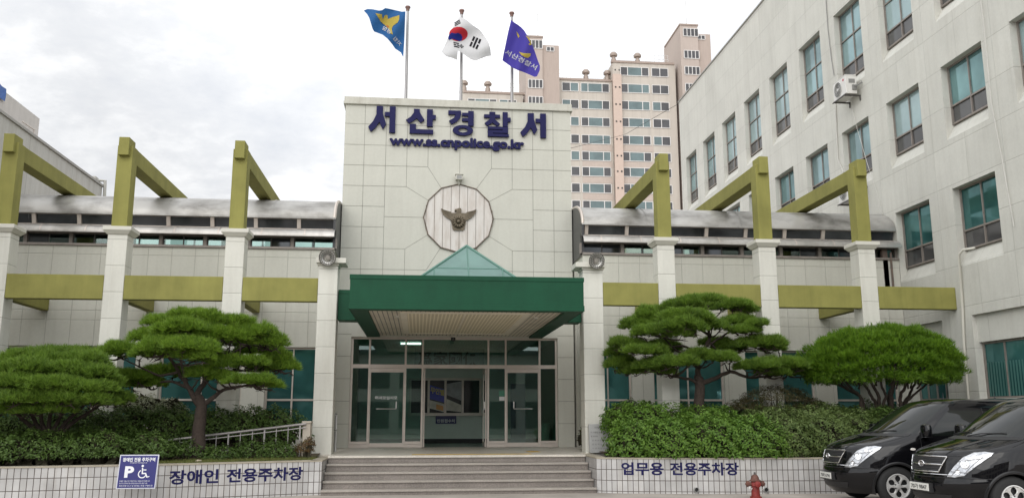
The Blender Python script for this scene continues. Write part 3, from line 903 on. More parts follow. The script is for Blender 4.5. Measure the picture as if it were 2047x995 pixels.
def pr(i, a, c, e, g_): x0, x1 = wx[i] + 0.04, wx[i + 1] - 0.04; return (x0 + (x1 - x0) * a, P1.z + (P0.z - P1.z) * c, x0 + (x1 - x0) * e, P1.z + (P0.z - P1.z) * g_)
m_poster_and_reflection = [plain('poster_blue', (0.03, 0.05, 0.42), 0.4, var=0.1), plain('poster_and_reflection_white', (0.62, 0.58, 0.5), 0.4, var=0.25, vscale=4), plain('poster_black', (0.03, 0.03, 0.03), 0.4), plain('poster_yellow', (0.55, 0.45, 0.05), 0.4), plain('poster_orange', (0.65, 0.28, 0.05), 0.4), plain('car_reflection_grey', (0.35, 0.36, 0.38), 0.4, var=0.3, vscale=5)]
def strip(i, pts, mi, y):
    x0, x1 = wx[i] + 0.04, wx[i + 1] - 0.04
    po.cur = mi
    po.add([(x0 + (x1 - x0) * a, LY - y, P1.z + 0.03 + (P0.z - P1.z - 0.06) * c) for a, c in pts], [tuple(range(len(pts)))])
strip(1, [(0, 0.42), (1, 0.30), (1, 0.72), (0, 0.86)], 0, 0.040); strip(1, [(0, 0.12), (1, 0.0), (1, 0.26), (0, 0.38)], 1, 0.040); strip(1, [(0, .38), (1, .26), (1, .30), (0, .42)], 2, 0.041)
strip(1, [(0.45, 0.09), (0.95, 0.04), (0.95, 0.19), (0.45, 0.25)], 4, 0.043)
strip(2, [(0, 0.55), (1, 0.36), (1, 0.98), (0, 0.9)], 5, 0.040); strip(2, [(0, 0.05), (1, 0.0), (1, 0.22), (0, 0.42)], 1, 0.040)  # strips on this pane paint a car's reflection, not print
v, f = text_mesh('무인별', 0.44, 0.20, 0.03); po.cur = 3
po.add([(wx[1] + 0.06 + p[0], LY - 0.043, P1.z + (P0.z - P1.z) * 0.60 - p[0] * 0.22 + p[2]) for p in v], f)
po.build('poster_and_reflection', m_poster_and_reflection, wfo)
q0, q1 = W(871, 827, LY), W(912, 846, LY)
sg = MB(); sg.box(q0.x, q1.x, LY - 0.05, LY - 0.006, q1.z, q0.z); sgo = sg.build('office_plate', plain('purple_blue_plate', (0.03, 0.03, 0.13), 0.5), tw)
v, f = text_mesh('민원접수처', (q1.x - q0.x) * 0.86, (q0.z - q1.z) * 0.36, 0.02)
t_ = MB(Matrix.Translation((q0.x + (q1.x - q0.x) * 0.07, LY - 0.054, q1.z + (q0.z - q1.z) * 0.12))); t_.add(v, f); t_.build('lettering', m_whitevinyl, sgo)
q0, q1 = W(829, 699, LY - 0.3), W(968, 731, LY - 0.3)
bd = MB(); bd.box(q0.x, q1.x, LY - 0.32, LY - 0.28, q1.z - 0.05, q0.z + 0.05); bdo = bd.build('calligraphy_board', plain('grey_board', (0.26, 0.31, 0.32), 0.5, var=0.1), tw)
v, f = text_mesh('爲家國保', (q1.x - q0.x) * 0.86, (q0.z - q1.z) * 0.92, 0.02)
t_ = MB(Matrix.Translation((q0.x + (q1.x - q0.x) * 0.05, LY - 0.326, q1.z))); t_.add(v, f); t_.build('lettering', m_dark, bdo)
bl = MB(); bl.box(2.75, 3.20, 26.55, 26.6, LZ + 0.02, 2.55); bl.build('notice_panel', plain('blue_notice', (0.05, 0.08, 0.16), 0.5, var=0.3, vscale=4), tw)
stk = MB(); a = W(1003, 790, FY + 0.04); stk.box(a.x - 0.07, a.x + 0.13, FY + 0.030, FY + 0.034, a.z - 0.02, a.z + 0.14); stk.cur = 1; stk.box(a.x - 0.07, a.x + 0.13, FY + 0.030, FY + 0.034, a.z - 0.14, a.z - 0.03)
stk.build('door_sticker', [plain('sticker_green', (0.05, 0.22, 0.14), 0.5), m_whitevinyl], tw)
# fluorescent tube glimpsed through the transom
fl = MB(); a = W(835, 681, 26.6); fl.box(a.x - 0.5, a.x + 0.1, 26.55, 26.60, DZ - 0.08, DZ - 0.045)
me_, te_, be_ = new_mat('tube_light'); be_.inputs['Emission Color'].default_value = (1, 1, 1, 1); be_.inputs['Emission Strength'].default_value = 9.0
fl.build('ceiling_light', me_, tw)
bn = MB(); bn.lathe([(0.0, 0.0), (0.15, 0.0), (0.17, 0.62), (0.18, 0.64), (0.165, 0.645), (0.15, 0.60), (0.0, 0.58)], 20, Matrix.Translation((3.68, 26.0, LZ)))
tag(bn.build('waste_bin', plain('pale_green_plastic', (0.42, 0.5, 0.44), 0.4), None, (3.68, 26.0, LZ), smooth=40), 'pale round bin standing inside the glass at the doorway end', 'bin')

# ------------------------------------------------------------------ canopy over the steps
cn = thing('entrance_canopy', 'dark green flat canopy with glass pyramid skylight above the entrance steps', 'canopy', (1.0, 21.5, 3.8))
CX0, CX1, CY0, CY1, CZ0, CZ1 = -1.47, 3.47, 18.3, 24.985, 3.79, 4.50
b = MB()
b.box(CX0, CX1, CY0, CY0 + 0.35, CZ0, CZ1); b.box(CX0, CX0 + 0.35, CY0 + 0.352, CY1, CZ0, CZ1); b.box(CX1 - 0.35, CX1, CY0 + 0.352, CY1, CZ0, CZ1)
b.box(CX0 + 0.352, CX1 - 0.352, CY0 + 0.352, CY1, CZ1 - 0.16, CZ1 - 0.10)
b.build('fascia', m_green, cn, bevel=0.006)
b = MB()
for z0, z1, p in ((CZ1 - 0.085, CZ1 + 0.01, 0.012), (CZ0 - 0.006, CZ0 + 0.115, 0.012)):
    b.box(CX0 - p, CX1 + p, CY0 - p, CY0 - 0.001, z0, z1); b.box(CX0 - p, CX0 - 0.001, CY0, CY1, z0, z1); b.box(CX1 + 0.001, CX1 + p, CY0, CY1, z0, z1)
b.build('edge_trim', m_green, cn, bevel=0.004)
def soffit_mat():
    m_, t, b_ = new_mat('slatted_soffit')
    g = nd(t, 'ShaderNodeNewGeometry'); sp = nd(t, 'ShaderNodeSeparateXYZ'); t.links.new(g.outputs['Position'], sp.inputs[0])
    fr = mth(t, 'FRACT', mth(t, 'DIVIDE', sp.outputs['X'], 0.105))
    gapm = mth(t, 'LESS_THAN', fr, 0.16)
    c = mixc(t, gapm, (0.66, 0.59, 0.48), (0.03, 0.025, 0.02))
    t.links.new(scale_col(t, c, maprange(t, noise(t, g.outputs['Position'], 1.5, 5), 0.3, 0.7, 0.85, 1.1)), b_.inputs['Base Color'])
    b_.inputs['Roughness'].default_value = 0.45
    return m_
b = MB(); b.box(CX0 + 0.353, CX1 - 0.353, CY0 + 0.353, CY1 - 0.01, CZ0 + 0.055, CZ0 + 0.075)
b.build('soffit', soffit_mat(), cn)
def louvre_mat():
    m_, t, b_ = new_mat('egg_crate_louvre')
    g = nd(t, 'ShaderNodeNewGeometry'); sp = nd(t, 'ShaderNodeSeparateXYZ'); t.links.new(g.outputs['Position'], sp.inputs[0])
    a_ = mth(t, 'LESS_THAN', mth(t, 'FRACT', mth(t, 'DIVIDE', sp.outputs['X'], 0.085)), 0.62)
    c_ = mth(t, 'LESS_THAN', mth(t, 'FRACT', mth(t, 'DIVIDE', sp.outputs['Y'], 0.20)), 0.62)
    t.links.new(mixc(t, mth(t, 'MULTIPLY', a_, c_), (0.84, 0.76, 0.58), (0.45, 0.37, 0.24)), b_.inputs['Base Color'])
    b_.inputs['Roughness'].default_value = 0.5
    return m_
LX0, LX1, LY0, LY1 = -0.30, 2.30, 19.35, 24.1
b = MB(); b.box(LX0, LX1, LY0, LY1, CZ0 + 0.045, CZ0 + 0.053); lpo = b.build('light_panel', louvre_mat(), cn)
b = MB()
for q in ((LX0 - 0.14, LX0 - 0.001, LY0 - 0.14, LY1 + 0.14), (LX1 + 0.001, LX1 + 0.14, LY0 - 0.14, LY1 + 0.14), (LX0, LX1, LY0 - 0.14, LY0 - 0.001), (LX0, LX1, LY1 + 0.001, LY1 + 0.14), (0.98, 1.02, LY0, LY1)): b.box(*q, CZ0 + 0.03, CZ0 + 0.052)
b.build('panel_frame', plain('cream_metal', (0.78, 0.72, 0.60), 0.5), lpo)
for x0, x1 in ((-1.97, CX0 - 0.015), (CX1 + 0.015, 3.95)):
    b = MB(); b.box(x0, x1, 21.2, 21.75, 3.86, 4.58); b.box(x0, x1 - 0.001, 21.188, 21.1995, 3.86, 3.99); b.box(x0, x1 - 0.001, 21.188, 21.1995, 4.50, 4.59)
    b.build('cross_beam', m_green, cn, bevel=0.005)
for px in (794, 1072):
    b = MB(); a = W(px, 643, 20.0); b.lathe([(0.0, 0.0), (0.05, 0.0), (0.06, 0.03), (0.06, 0.05)], 14, Matrix.Translation((a.x, 20.0, CZ0 + 0.012))); b.build('downlight', m_white, cn, smooth=40)
AP = Vector((1.14, 21.8, 5.84)); HB = 1.66; zb = CZ1 - 0.10
cor = [Vector((AP.x + sx * HB, AP.y + sy * HB, zb)) for sx, sy in ((-1, -1), (1, -1), (1, 1), (-1, 1))]
sk_ = MB()
for k in range(4): sk_.add([cor[k], cor[(k + 1) % 4], AP], [(0, 1, 2)])
sko = sk_.build('skylight', m_glass_sky, cn)
sf = MB()
for k in range(4):
    sf.tube([cor[k], AP], 0.035, 6); sf.tube([cor[k], cor[(k + 1) % 4]], 0.03, 6)
    a, c = cor[k], cor[(k + 1) % 4]
    for j in (0.25, 0.5, 0.75):
        p = a.lerp(c, j); qd = AP if j == 0.5 else (a.lerp(AP, 0.5) if j < 0.5 else c.lerp(AP, 0.5))
        sf.tube([p, qd], 0.016, 5)
    sf.tube([a.lerp(AP, 0.5), c.lerp(AP, 0.5)], 0.016, 5)
sf.build('glazing_bars', plain('green_metal_bars', (0.10, 0.21, 0.17), 0.5, 0.2), sko)
dc = thing('dome_camera', 'small dark dome camera hanging under the canopy above the doors', 'security camera', (0.93, 24.6, 3.82))
b = MB(); b.lathe([(0.0, 0.0), (0.07, 0.0), (0.075, -0.05), (0.06, -0.06)], 16, Matrix.Translation((0.93, 24.6, 3.82))); b.build('mount', m_white, dc, smooth=40)
b = MB(); b.lathe([(0.066, -0.055), (0.066, -0.10), (0.05, -0.145), (0.02, -0.165), (0.0, -0.168)], 16, Matrix.Translation((0.93, 24.6, 3.82))); b.build('dome', plain('black_dome', (0.01, 0.01, 0.01), 0.1), dc, smooth=40)
fd = thing('wall_camera', 'small pale camera box on the wall above the round emblem', 'security camera', (1.06, 24.9, 8.36))
a = W(918, 358, 24.9)
b = MB(); b.box(a.x - 0.10, a.x + 0.10, 24.72, 24.93, a.z - 0.06, a.z + 0.09); b.box(a.x - 0.12, a.x + 0.12, 24.69, 24.95, a.z + 0.092, a.z + 0.115); b.build('housing', m_white, fd, bevel=0.01)
b = MB(); b.box(a.x - 0.075, a.x + 0.075, 24.712, 24.719, a.z - 0.035, a.z + 0.06); b.build('lens', plain('grey_lens', (0.25, 0.25, 0.24), 0.3), fd)
b = MB(); b.tube([(a.x, 24.85, a.z - 0.06), (a.x, 24.88, a.z - 0.15), (a.x, 25.0, a.z - 0.16)], 0.025, 8); b.box(a.x - 0.06, a.x + 0.06, 24.975, 24.996, a.z - 0.2, a.z - 0.11); b.build('bracket', m_white, fd)
# ------------------------------------------------------------------ low wings with clerestory and vaulted metal roof
def metal_roof_mat():
    m_, t, b = new_mat('brushed_roof_sheet')
    g = nd(t, 'ShaderNodeNewGeometry')
    pos = g.outputs['Position']
    n_ = noise(t, stretch(t, pos, (0.9, 1.6, 1.6)), 1.0, 6, 0.62)
    c = mixc(t, maprange(t, n_, 0.4, 0.68, 0, 1), (0.42, 0.41, 0.39), (0.17, 0.16, 0.145))
    t.links.new(c, b.inputs['Base Color'])
    b.inputs['Metallic'].default_value = 0.5
    t.links.new(maprange(t, noise(t, pos, 2.0, 4), 0.3, 0.7, 0.36, 0.55), b.inputs['Roughness'])
    bp = nd(t, 'ShaderNodeBump'); bp.inputs['Strength'].default_value = 0.55; bp.inputs['Distance'].default_value = 0.12
    t.links.new(noise(t, stretch(t, pos, (0.8, 1, 1)), 1.1, 2), bp.inputs['Height']); t.links.new(bp.outputs[0], b.inputs['Normal'])
    return m_
m_roof = metal_roof_mat()
m_awn = plain('awning_sheet', (0.50, 0.48, 0.45), 0.42, 0.6, var=0.2, vscale=1.5, streak=0.2)
WY, VC, VA, VB, VZ = 23.5, 25.2, 1.66, 0.76, 6.88
def wing(label, x0, x1, openings, rear, end_x, base_x):
    w = thing('building_wing', label, 'building', (base_x, WY, 0))
    b = MB(fFront(WY)); b.wall(x0, x1, -0.1, 5.98, [(a, c, 1.30, 3.38, 0) for a, c in openings], 0.22); b.T = None
    b.quad((end_x, WY, -0.1), (end_x, 26.9, -0.1), (end_x, 26.9, 5.98), (end_x, WY, 5.98))
    b.quad((x0, WY, 5.98), (x1, WY, 5.98), (x1, 26.9, 5.98), (x0, 26.9, 5.98))
    b.build('wall', m_wing, w)
    for a, c in openings:
        window(w, fFront(WY), a, c, 1.30, 3.38, 0.14, 0.05, (0.5,), 2.02, (0.5,), m_alu, m_glass_lo, m_glass_lo)
    # the clerestory: lower sliding lights, awning, upper lights
    s = MB(); s.box(x0, x1, WY - 0.05, WY + 0.3, 5.985, 6.045); s.build('sill', m_brownframe, w)
    n = max(1, round((x1 - x0) / 1.1)); p = (x1 - x0) / n
    fr = MB()
    fr.box(x0, x1, WY + 0.13, WY + 0.24, 6.335, 6.56)
    for i in range(n + 1):
        x = x0 + p * i; fr.box(x - 0.045, x + 0.045, WY + 0.10, WY + 0.22, 6.046, 6.334)
    fro = fr.build('clerestory_frame', m_brownframe, w)
    for i in range(n):
        xa, xb = x0 + p * i + 0.047, x0 + p * (i + 1) - 0.047
        xm = (xa + xb) / 2
        g = MB()
        for q0, q1, yy in ((xa, xm + 0.02, 0.15), (xm - 0.02, xb, 0.185)):
            y = WY + yy
            g.box(q0, q0 + 0.03, y, y + 0.03, 6.05, 6.33); g.box(q1 - 0.03, q1, y, y + 0.03, 6.05, 6.33)
            g.box(q0 + 0.031, q1 - 0.031, y, y + 0.03, 6.05, 6.075); g.box(q0 + 0.031, q1 - 0.031, y, y + 0.03, 6.31, 6.33)
        sash = g.build('sash_window', m_darkframe, w)
        for k, (q0, q1, yy) in enumerate(((xa + 0.031, xm - 0.012, 0.165), (xm + 0.012, xb - 0.031, 0.20))):
            r_ = rnd.random()
            g = MB(); g.box(q0, q1, WY + yy, WY + yy + 0.006, 6.076, 6.31); g.build('pane', m_glass_thin if r_ < 0.58 else m_glass_smoke, sash)
    up = MB(); up.box(x0, x1, WY + 0.20, WY + 0.30, 6.561, 6.60); up.box(x0, x1, WY + 0.10, WY + 0.20, 6.845, 6.90)
    for i in range(n + 1):
        x = x0 + p * i + 0.15
        if x < x1: up.add([(x - .05, WY + .17, 6.59), (x + .05, WY + .17, 6.59), (x + .05, WY + .08, 6.86), (x - .05, WY + .08, 6.86), (x - .05, WY + .27, 6.59), (x + .05, WY + .27, 6.59), (x + .05, WY + .18, 6.86), (x - .05, WY + .18, 6.86)], [(0, 1, 2, 3), (4, 7, 6, 5), (0, 3, 7, 4), (1, 5, 6, 2)])
    upo = up.build('upper_light_frame', m_alu, w)
    for i in range(n):
        xa, xb = x0 + p * i, x0 + p * (i + 1)
        g = MB(); g.add([(xa + .002, WY + .24, 6.59), (xb - .002, WY + .24, 6.59), (xb - .002, WY + .15, 6.86), (xa + .002, WY + .15, 6.86)], [(0, 1, 2, 3)]); g.build('pane', m_glass_smoke, upo)
    aw = MB()
    prof = [(WY + 0.22 - 0.46 * math.sin(t * math.pi / 2) ** 0.9, 6.33 + 0.235 * math.cos(t * math.pi / 2)) for t in [k / 7 for k in range(8)]]
    aw.grid([[(x, y, z) for y, z in prof] for x in np.linspace(x0, x1, 12)])
    aw.box(x0, x1, WY - 0.245, WY - 0.225, 6.305, 6.335)
    awo = aw.build('awning', m_awn, w, smooth=50)
    sm = MB(); k = x0 + 0.5
    while k < x1:
        sm.grid([[(xx, y - 0.008, z + 0.008) for y, z in prof] for xx in (k - 0.018, k + 0.018)]); k += 1.12
    sm.build('seam', m_alu, awo, smooth=50)
    # vault
    vp = [(VC - VA * math.cos(t), VZ + VB * math.sin(t)) for t in np.linspace(0, math.pi, 26)]
    v_ = MB(); v_.grid([[(x, y, z) for y, z in vp] for x in np.linspace(x0, x1, 30)])
    v_.box(x0, x1, VC - VA - 0.03, VC - VA + 0.03, VZ - 0.035, VZ + 0.012)
    vo = v_.build('vault_roof', m_roof, w, smooth=50)
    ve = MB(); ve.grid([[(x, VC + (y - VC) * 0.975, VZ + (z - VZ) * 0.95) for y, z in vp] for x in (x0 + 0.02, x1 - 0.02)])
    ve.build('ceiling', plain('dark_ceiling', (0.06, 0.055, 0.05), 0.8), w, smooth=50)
    k = x0 + 1.9
    while k < x1 - 0.3:
        sm = MB(); sm.grid([[(xx, y - 0.012 * math.cos(t_), z + 0.012 * math.sin(t_)) for (y, z), t_ in zip(vp, np.linspace(0, math.pi, 26))] for xx in (k - 0.03, k + 0.03)]); k += 2.75
        sm.build('roof_seam', m_roof, vo, smooth=50)
    en = MB()
    poly = [(VC - VA * math.cos(t), VZ + VB * math.sin(t)) for t in np.linspace(0, math.pi, 20)]
    en.prism_x([(VC - VA, 6.0), *poly, (VC + VA, 6.0)], end_x - 0.03, end_x + 0.03)
    en.build('end_panel', plain('black_end_panel', (0.02, 0.02, 0.022), 0.35), w)
    ei = MB()
    for t in (0.5, 1.05): ei.tube([(end_x, VC, VZ - 0.5), (end_x, VC - VA * math.cos(t), VZ + VB * math.sin(t))], 0.03, 6)
    ei.tube([(end_x, VC - VA * math.cos(t), VZ + VB * math.sin(t)) for t in np.linspace(0, math.pi, 20)], 0.045, 6); ei.build('end_frame', m_alu, w)
    # rear wall: solid except where the sky shows through
    rr = MB(fFront(26.8)); rr.wall(x0, x1, 5.985, 6.9, [(a, c, 6.2, 6.84, 0) for a, c in rear], 0.06); rr.build('rear_wall', plain('grey_inner_wall', (0.30, 0.29, 0.26), 0.8), w)  # inner wall in one even grey
    rf = MB(fFront(26.8))
    for a, c in rear:
        k = a
        while k < c - 0.02: rf.box(k, k + 0.05, 0.01, 0.05, 6.2, 6.84); k += (c - a) / max(1, round((c - a) / 0.75))
        rf.box(c - 0.05, c, 0.01, 0.05, 6.2, 6.84)
    rf.build('rear_frame', m_darkframe, w)
    return w
wing('low cream wing with vaulted metal roof on the parking sign side of the tower', -11.45, TX0 - 0.02, [(-11.44, -9.92), (-9.33, -7.25), (-6.66, -4.58), (-3.99, -2.62)], [(-8.6, -6.0), (-5.6, -2.6)], TX0 - 0.05, -6.9)
wing('low cream wing with vaulted metal roof joining the tower to the tall office block', TX1 + 0.02, 13.68, [(4.47, 5.75), (6.35, 8.35), (8.95, 10.95), (11.55, 13.4)], [(4.6, 6.0), (6.2, 8.6)], TX1 + 0.05, 9.0)
g_ = MB()
g_.box(13.2, 13.35, WY + 0.0, WY + 0.12, 5.2, 6.3); g_.tube([(13.42, WY - 0.05, 6.2), (13.42, WY - 0.05, 4.6)], 0.03, 8); g_.tube([(13.42, WY - 0.05, 3.9), (13.42, WY - 0.05, 3.6)], 0.02, 8)
tag(g_.build('drain_pipe', plain('rusty_pipe', (0.16, 0.12, 0.10), 0.8, var=0.4, vscale=8), None, (13.42, WY - 0.05, 3.6), smooth=40), 'short rusty pipe in the corner where low wing meets office block', 'pipe')

# ------------------------------------------------------------------ olive pergola frames on cream columns
YC = 21.0
def frame_column(x0, x1, label, end_side):
    o_ = thing('pergola_column', label, 'column', ((x0 + x1) / 2, YC + 0.23, LZ - 0.1), 'olive pergola columns in front of the wings')
    b = MB(); b.box(x0, x1, YC, YC + 0.46, 0.3, 5.80); b.build('shaft', m_pillar, o_, bevel=0.012)
    b = MB(); b.frustum((x0 - 0.02, x1 + 0.02, YC - 0.02, YC + 0.48, 5.80), (x0 - 0.09, x1 + 0.09, YC - 0.09, YC + 0.55, 5.885))
    b.box(x0 - 0.10, x1 + 0.10, YC - 0.10, YC + 0.56, 5.886, 5.985); b.build('cap', m_white, o_, bevel=0.012)
    u0, u1 = x0 + 0.045, x1 - 0.05
    b = MB(); b.box(u0, u1, YC + 0.03, YC + 0.40, 5.986, 7.985); b.build('upright', m_olive, o_, bevel=0.01)
    b = MB(); b.box(u0 + 0.003, u1 - 0.003, YC + 0.401, 26.3, 7.60, 7.98); b.build('roof_beam', m_olive, o_, bevel=0.01)
    k = (u1 - u0) * 0.16
    b = MB(); b.box(u0 + k, u1 - k, YC - 0.10, YC + 0.36, 7.72, 8.16); b.build('beam_end', m_olive, o_, bevel=0.01)
    xb = x1 - 0.01 if end_side > 0 else x0 + 0.01
    b = MB(); b.box(xb - 0.2 if end_side > 0 else xb, xb if end_side > 0 else xb + 0.2, YC + 0.461, WY - 0.004, 4.27, 4.62); b.build('wall_bracket', m_olive, o_, bevel=0.01)
    return o_
cols = [(-9.95, -9.50, 'olive topped column at the far end of the row, beside the round pine', 1),
        (-7.34, -6.89, 'olive topped column rising between the round pine and the pruned pine', 1),
        (-4.64, -4.20, 'olive topped column rising behind the pruned pine, nearest the entrance canopy on that side', 1),
        (5.87, 6.31, 'olive topped column rising behind the tall layered pine next to the tower', -1),
        (8.50, 8.95, 'olive topped column standing between the layered pine and the umbrella pine', -1),
        (11.15, 11.60, 'olive topped column rising behind the umbrella pine next to the office block', -1)]
for c in cols: frame_column(*c)
def pillar(x0, x1, label, cap, lip):
    o_ = thing('entrance_pillar', label, 'pillar', ((x0 + x1) / 2, YC + 0.25, LZ - 0.1), 'short cream pillars carrying floodlights')
    b = MB(); b.box(x0, x1, YC, YC + 0.5, 0.3, 5.14); b.build('shaft', m_pillar, o_, bevel=0.012)
    b = MB(); b.box(x0 - 0.03, x1 + 0.03, YC - 0.03, YC + 0.53, 5.141, 5.19); b.box(*cap, YC - 0.10, YC + 0.6, 5.191, 5.315); b.build('cap', m_white, o_, bevel=0.012)
    return o_
pillar(-2.44, -1.985, 'cream pillar carrying a round floodlight on the ramp side of the entrance', (-2.50, -1.79), 1)
pillar(3.965, 4.465, 'cream pillar carrying a round floodlight with the stone plaque at its foot', (3.78, 4.52), -1)
def olive_beam(x0, x1, label):
    b = MB(); b.box(x0, x1, YC + 0.004, YC + 0.24, 4.27, 4.835)
    tag(b.build('pergola_beam', m_olive, None, ((x0 + x1) / 2, YC + 0.12, 4.27), bevel=0.01), label, 'beam', 'olive beams spanning between the columns')
for x0, x1, lb in ((-12.6, -9.955, 'olive beam running out of view beyond the far end column'),
                   (-9.495, -7.345, 'olive beam above the round pine between the two far columns'),
                   (-6.885, -4.645, 'olive beam spanning above the top of the pruned pine'),
                   (-4.195, -2.445, 'short olive beam meeting the cream pillar on the ramp side'),
                   (4.47, 5.865, 'shortest olive beam, between the plaque pillar and the first olive column'),
                   (6.315, 8.495, 'olive beam partly covered by the top of the tall layered pine'),
                   (8.955, 11.145, 'olive beam in the open between layered pine and umbrella pine'),
                   (11.605, 13.695, 'olive beam butting against the tall office block')): olive_beam(x0, x1, lb)

def floodlight(px, py, label, lean):
    c = W(px, py, YC - 0.18)
    o_ = thing('floodlight', label, 'floodlight', c, 'floodlights on the entrance pillars')
    aim = (Vector((lean, -1, -0.25))).normalized()
    M3 = aim.to_track_quat('Z', 'Y').to_matrix()
    M4 = Matrix.Translation(c) @ M3.to_4x4()
    b = MB(); b.lathe([(0.0, -0.16), (0.06, -0.16), (0.08, -0.10), (0.17, -0.015), (0.19, 0.0), (0.165, 0.0), (0.07, -0.085), (0.0, -0.095)], 28, M4); b.build('reflector', plain('lamp_bowl_bright', (0.62, 0.61, 0.58), 0.3, 0.5, var=0.1), o_, smooth=40)
    b = MB(); b.lathe([(0.0, 0.0), (0.06, -0.006), (0.062, -0.04), (0.0, -0.06)], 20, M4); b.build('lens', plain('frosted_lens', (0.30, 0.28, 0.25), 0.35), o_, smooth=40)
    b = MB(); b.ring(c + aim * 0.01, 0.195, 0.012, M3, 28); b.ring(c + aim * 0.025, 0.10, 0.008, M3, 24); b.ring(c + aim * 0.02, 0.15, 0.005, M3, 24)
    for k in range(18):
        w_ = 2 * math.pi * k / 18
        d = M3 @ Vector((math.cos(w_), math.sin(w_), 0))
        b.tube([c + d * 0.09 + aim * 0.022, c + d * 0.195 + aim * 0.012], 0.006, 4)
    b.build('wire_guard', plain('wire_guard', (0.14, 0.135, 0.12), 0.45, 0.4), o_, smooth=60)
    b = MB(); b.tube([c - aim * 0.15, c - aim * 0.2 + Vector((0, 0.05, 0.05)), c + Vector((0, 0.26, 0.02)), c + Vector((0, 0.26, -0.12))], 0.02, 8)
    b.build('bracket', m_steel, o_, smooth=40)
floodlight(655, 514, 'round wire-guarded floodlight on the pillar beside the ramp railing', -0.1)
floodlight(1193, 521, 'round wire-guarded floodlight on the pillar above the stone plaque', 0.15)

# ------------------------------------------------------------------ tall office block on one side
RX, RZ, RYE, RYS = 13.7, 18.22, 43.8, 9.0
rb = thing('office_block', 'tall cream office block with rows of deep set teal windows', 'building', (20, 26, 0))
ops, wins = [], []
top_c = [20.0 + 2.776 * k for k in range(-3, 9)]
for c in top_c:
    for z0, z1, kind in ((12.44, 14.84, 'top'), (9.12, 10.72, 'mid'), (5.75, 7.38, 'low')):
        if kind == 'low' and c > 23.3: continue
        ops.append((-(c + 0.735), -(c - 0.99), z0, z1, 0.42))
        wins.append((c, z0, z1, kind))
bays = [(-20.45, -17.2), (-23.40, -21.72), (-16.5, -13.2)]
lowbay = [(a, c, -0.1, 4.06, 0) for a, c in bays]
T = fRight(RX)
b = MB(T); b.wall(-RYE, -RYS, -0.1, RZ, ops + lowbay, 0.26)
for a, c in bays:      # recessed panel above the ground floor windows
    b.quad((a, 0.12, 3.38), (c, 0.12, 3.38), (c, 0.12, 4.06), (a, 0.12, 4.06)); b.quad((a, 0.12, -0.1), (c, 0.12, -0.1), (c, 0.12, 2.0), (a, 0.12, 2.0))
    b.quad((a, 0.12, 3.38), (a, 0.26, 3.38), (c, 0.26, 3.38), (c, 0.12, 3.38)); b.quad((a, 0.12, 2.0), (c, 0.12, 2.0), (c, 0.26, 2.0), (a, 0.26, 2.0))
b.T = None
b.quad((RX, RYE, -0.1), (RX, RYE, RZ), (28, RYE, RZ), (28, RYE, -0.1)); b.quad((RX, RYS, -0.1), (28, RYS, -0.1), (28, RYS, RZ), (RX, RYS, RZ))
b.quad((RX, RYS, RZ), (28, RYS, RZ), (28, RYE, RZ), (RX, RYE, RZ)); b.quad((28, RYS, -0.1), (28, RYE, -0.1), (28, RYE, RZ), (28, RYS, RZ))
b.build('wall', m_right, rb)
b = MB(T); b.box(-RYE - 0.04, -RYS + 0.04, -0.05, 0.35, RZ + 0.002, RZ + 0.06); b.build('coping', plain('grey_coping', (0.34, 0.33, 0.31), 0.7), rb)
for c, z0, z1, kind in wins:
    zt = z0 + 0.50
    window(rb, T, -(c + 0.73), -(c - 0.985), z0, z1, 0.185, 0.045, (0.5,), zt, (0.5,), m_brownframe, rnd.choice((m_glass_hi, m_glass_hi, m_glass_hi2, m_glass_hi3)) if kind != 'low' else m_glass_lo, m_glass_vent)
    if kind == 'top':
        fb = MB(T); fb.box(-(c + 0.68), -(c - 0.93), 0.187, 0.245, z0 + 1.40, z0 + 1.44); fb.build('glazing_bar', m_brownframe, rb)
for a, c in bays: window(rb, T, a + 0.003, c - 0.003, 2.0, 3.38, 0.20, 0.05, (0.25, 0.5, 0.75), None, None, m_brownframe, m_glass_lo)
bl = MB(T)
for a, c in bays[:1]:
    k = a + 0.08
    while k < c - 0.08: bl.box(k, k + 0.06, 0.225, 0.229, 2.06, 2.88); k += 0.105
bl.build('blinds', plain('teal_blinds', (0.045, 0.14, 0.125), 0.6, var=0.15), rb)

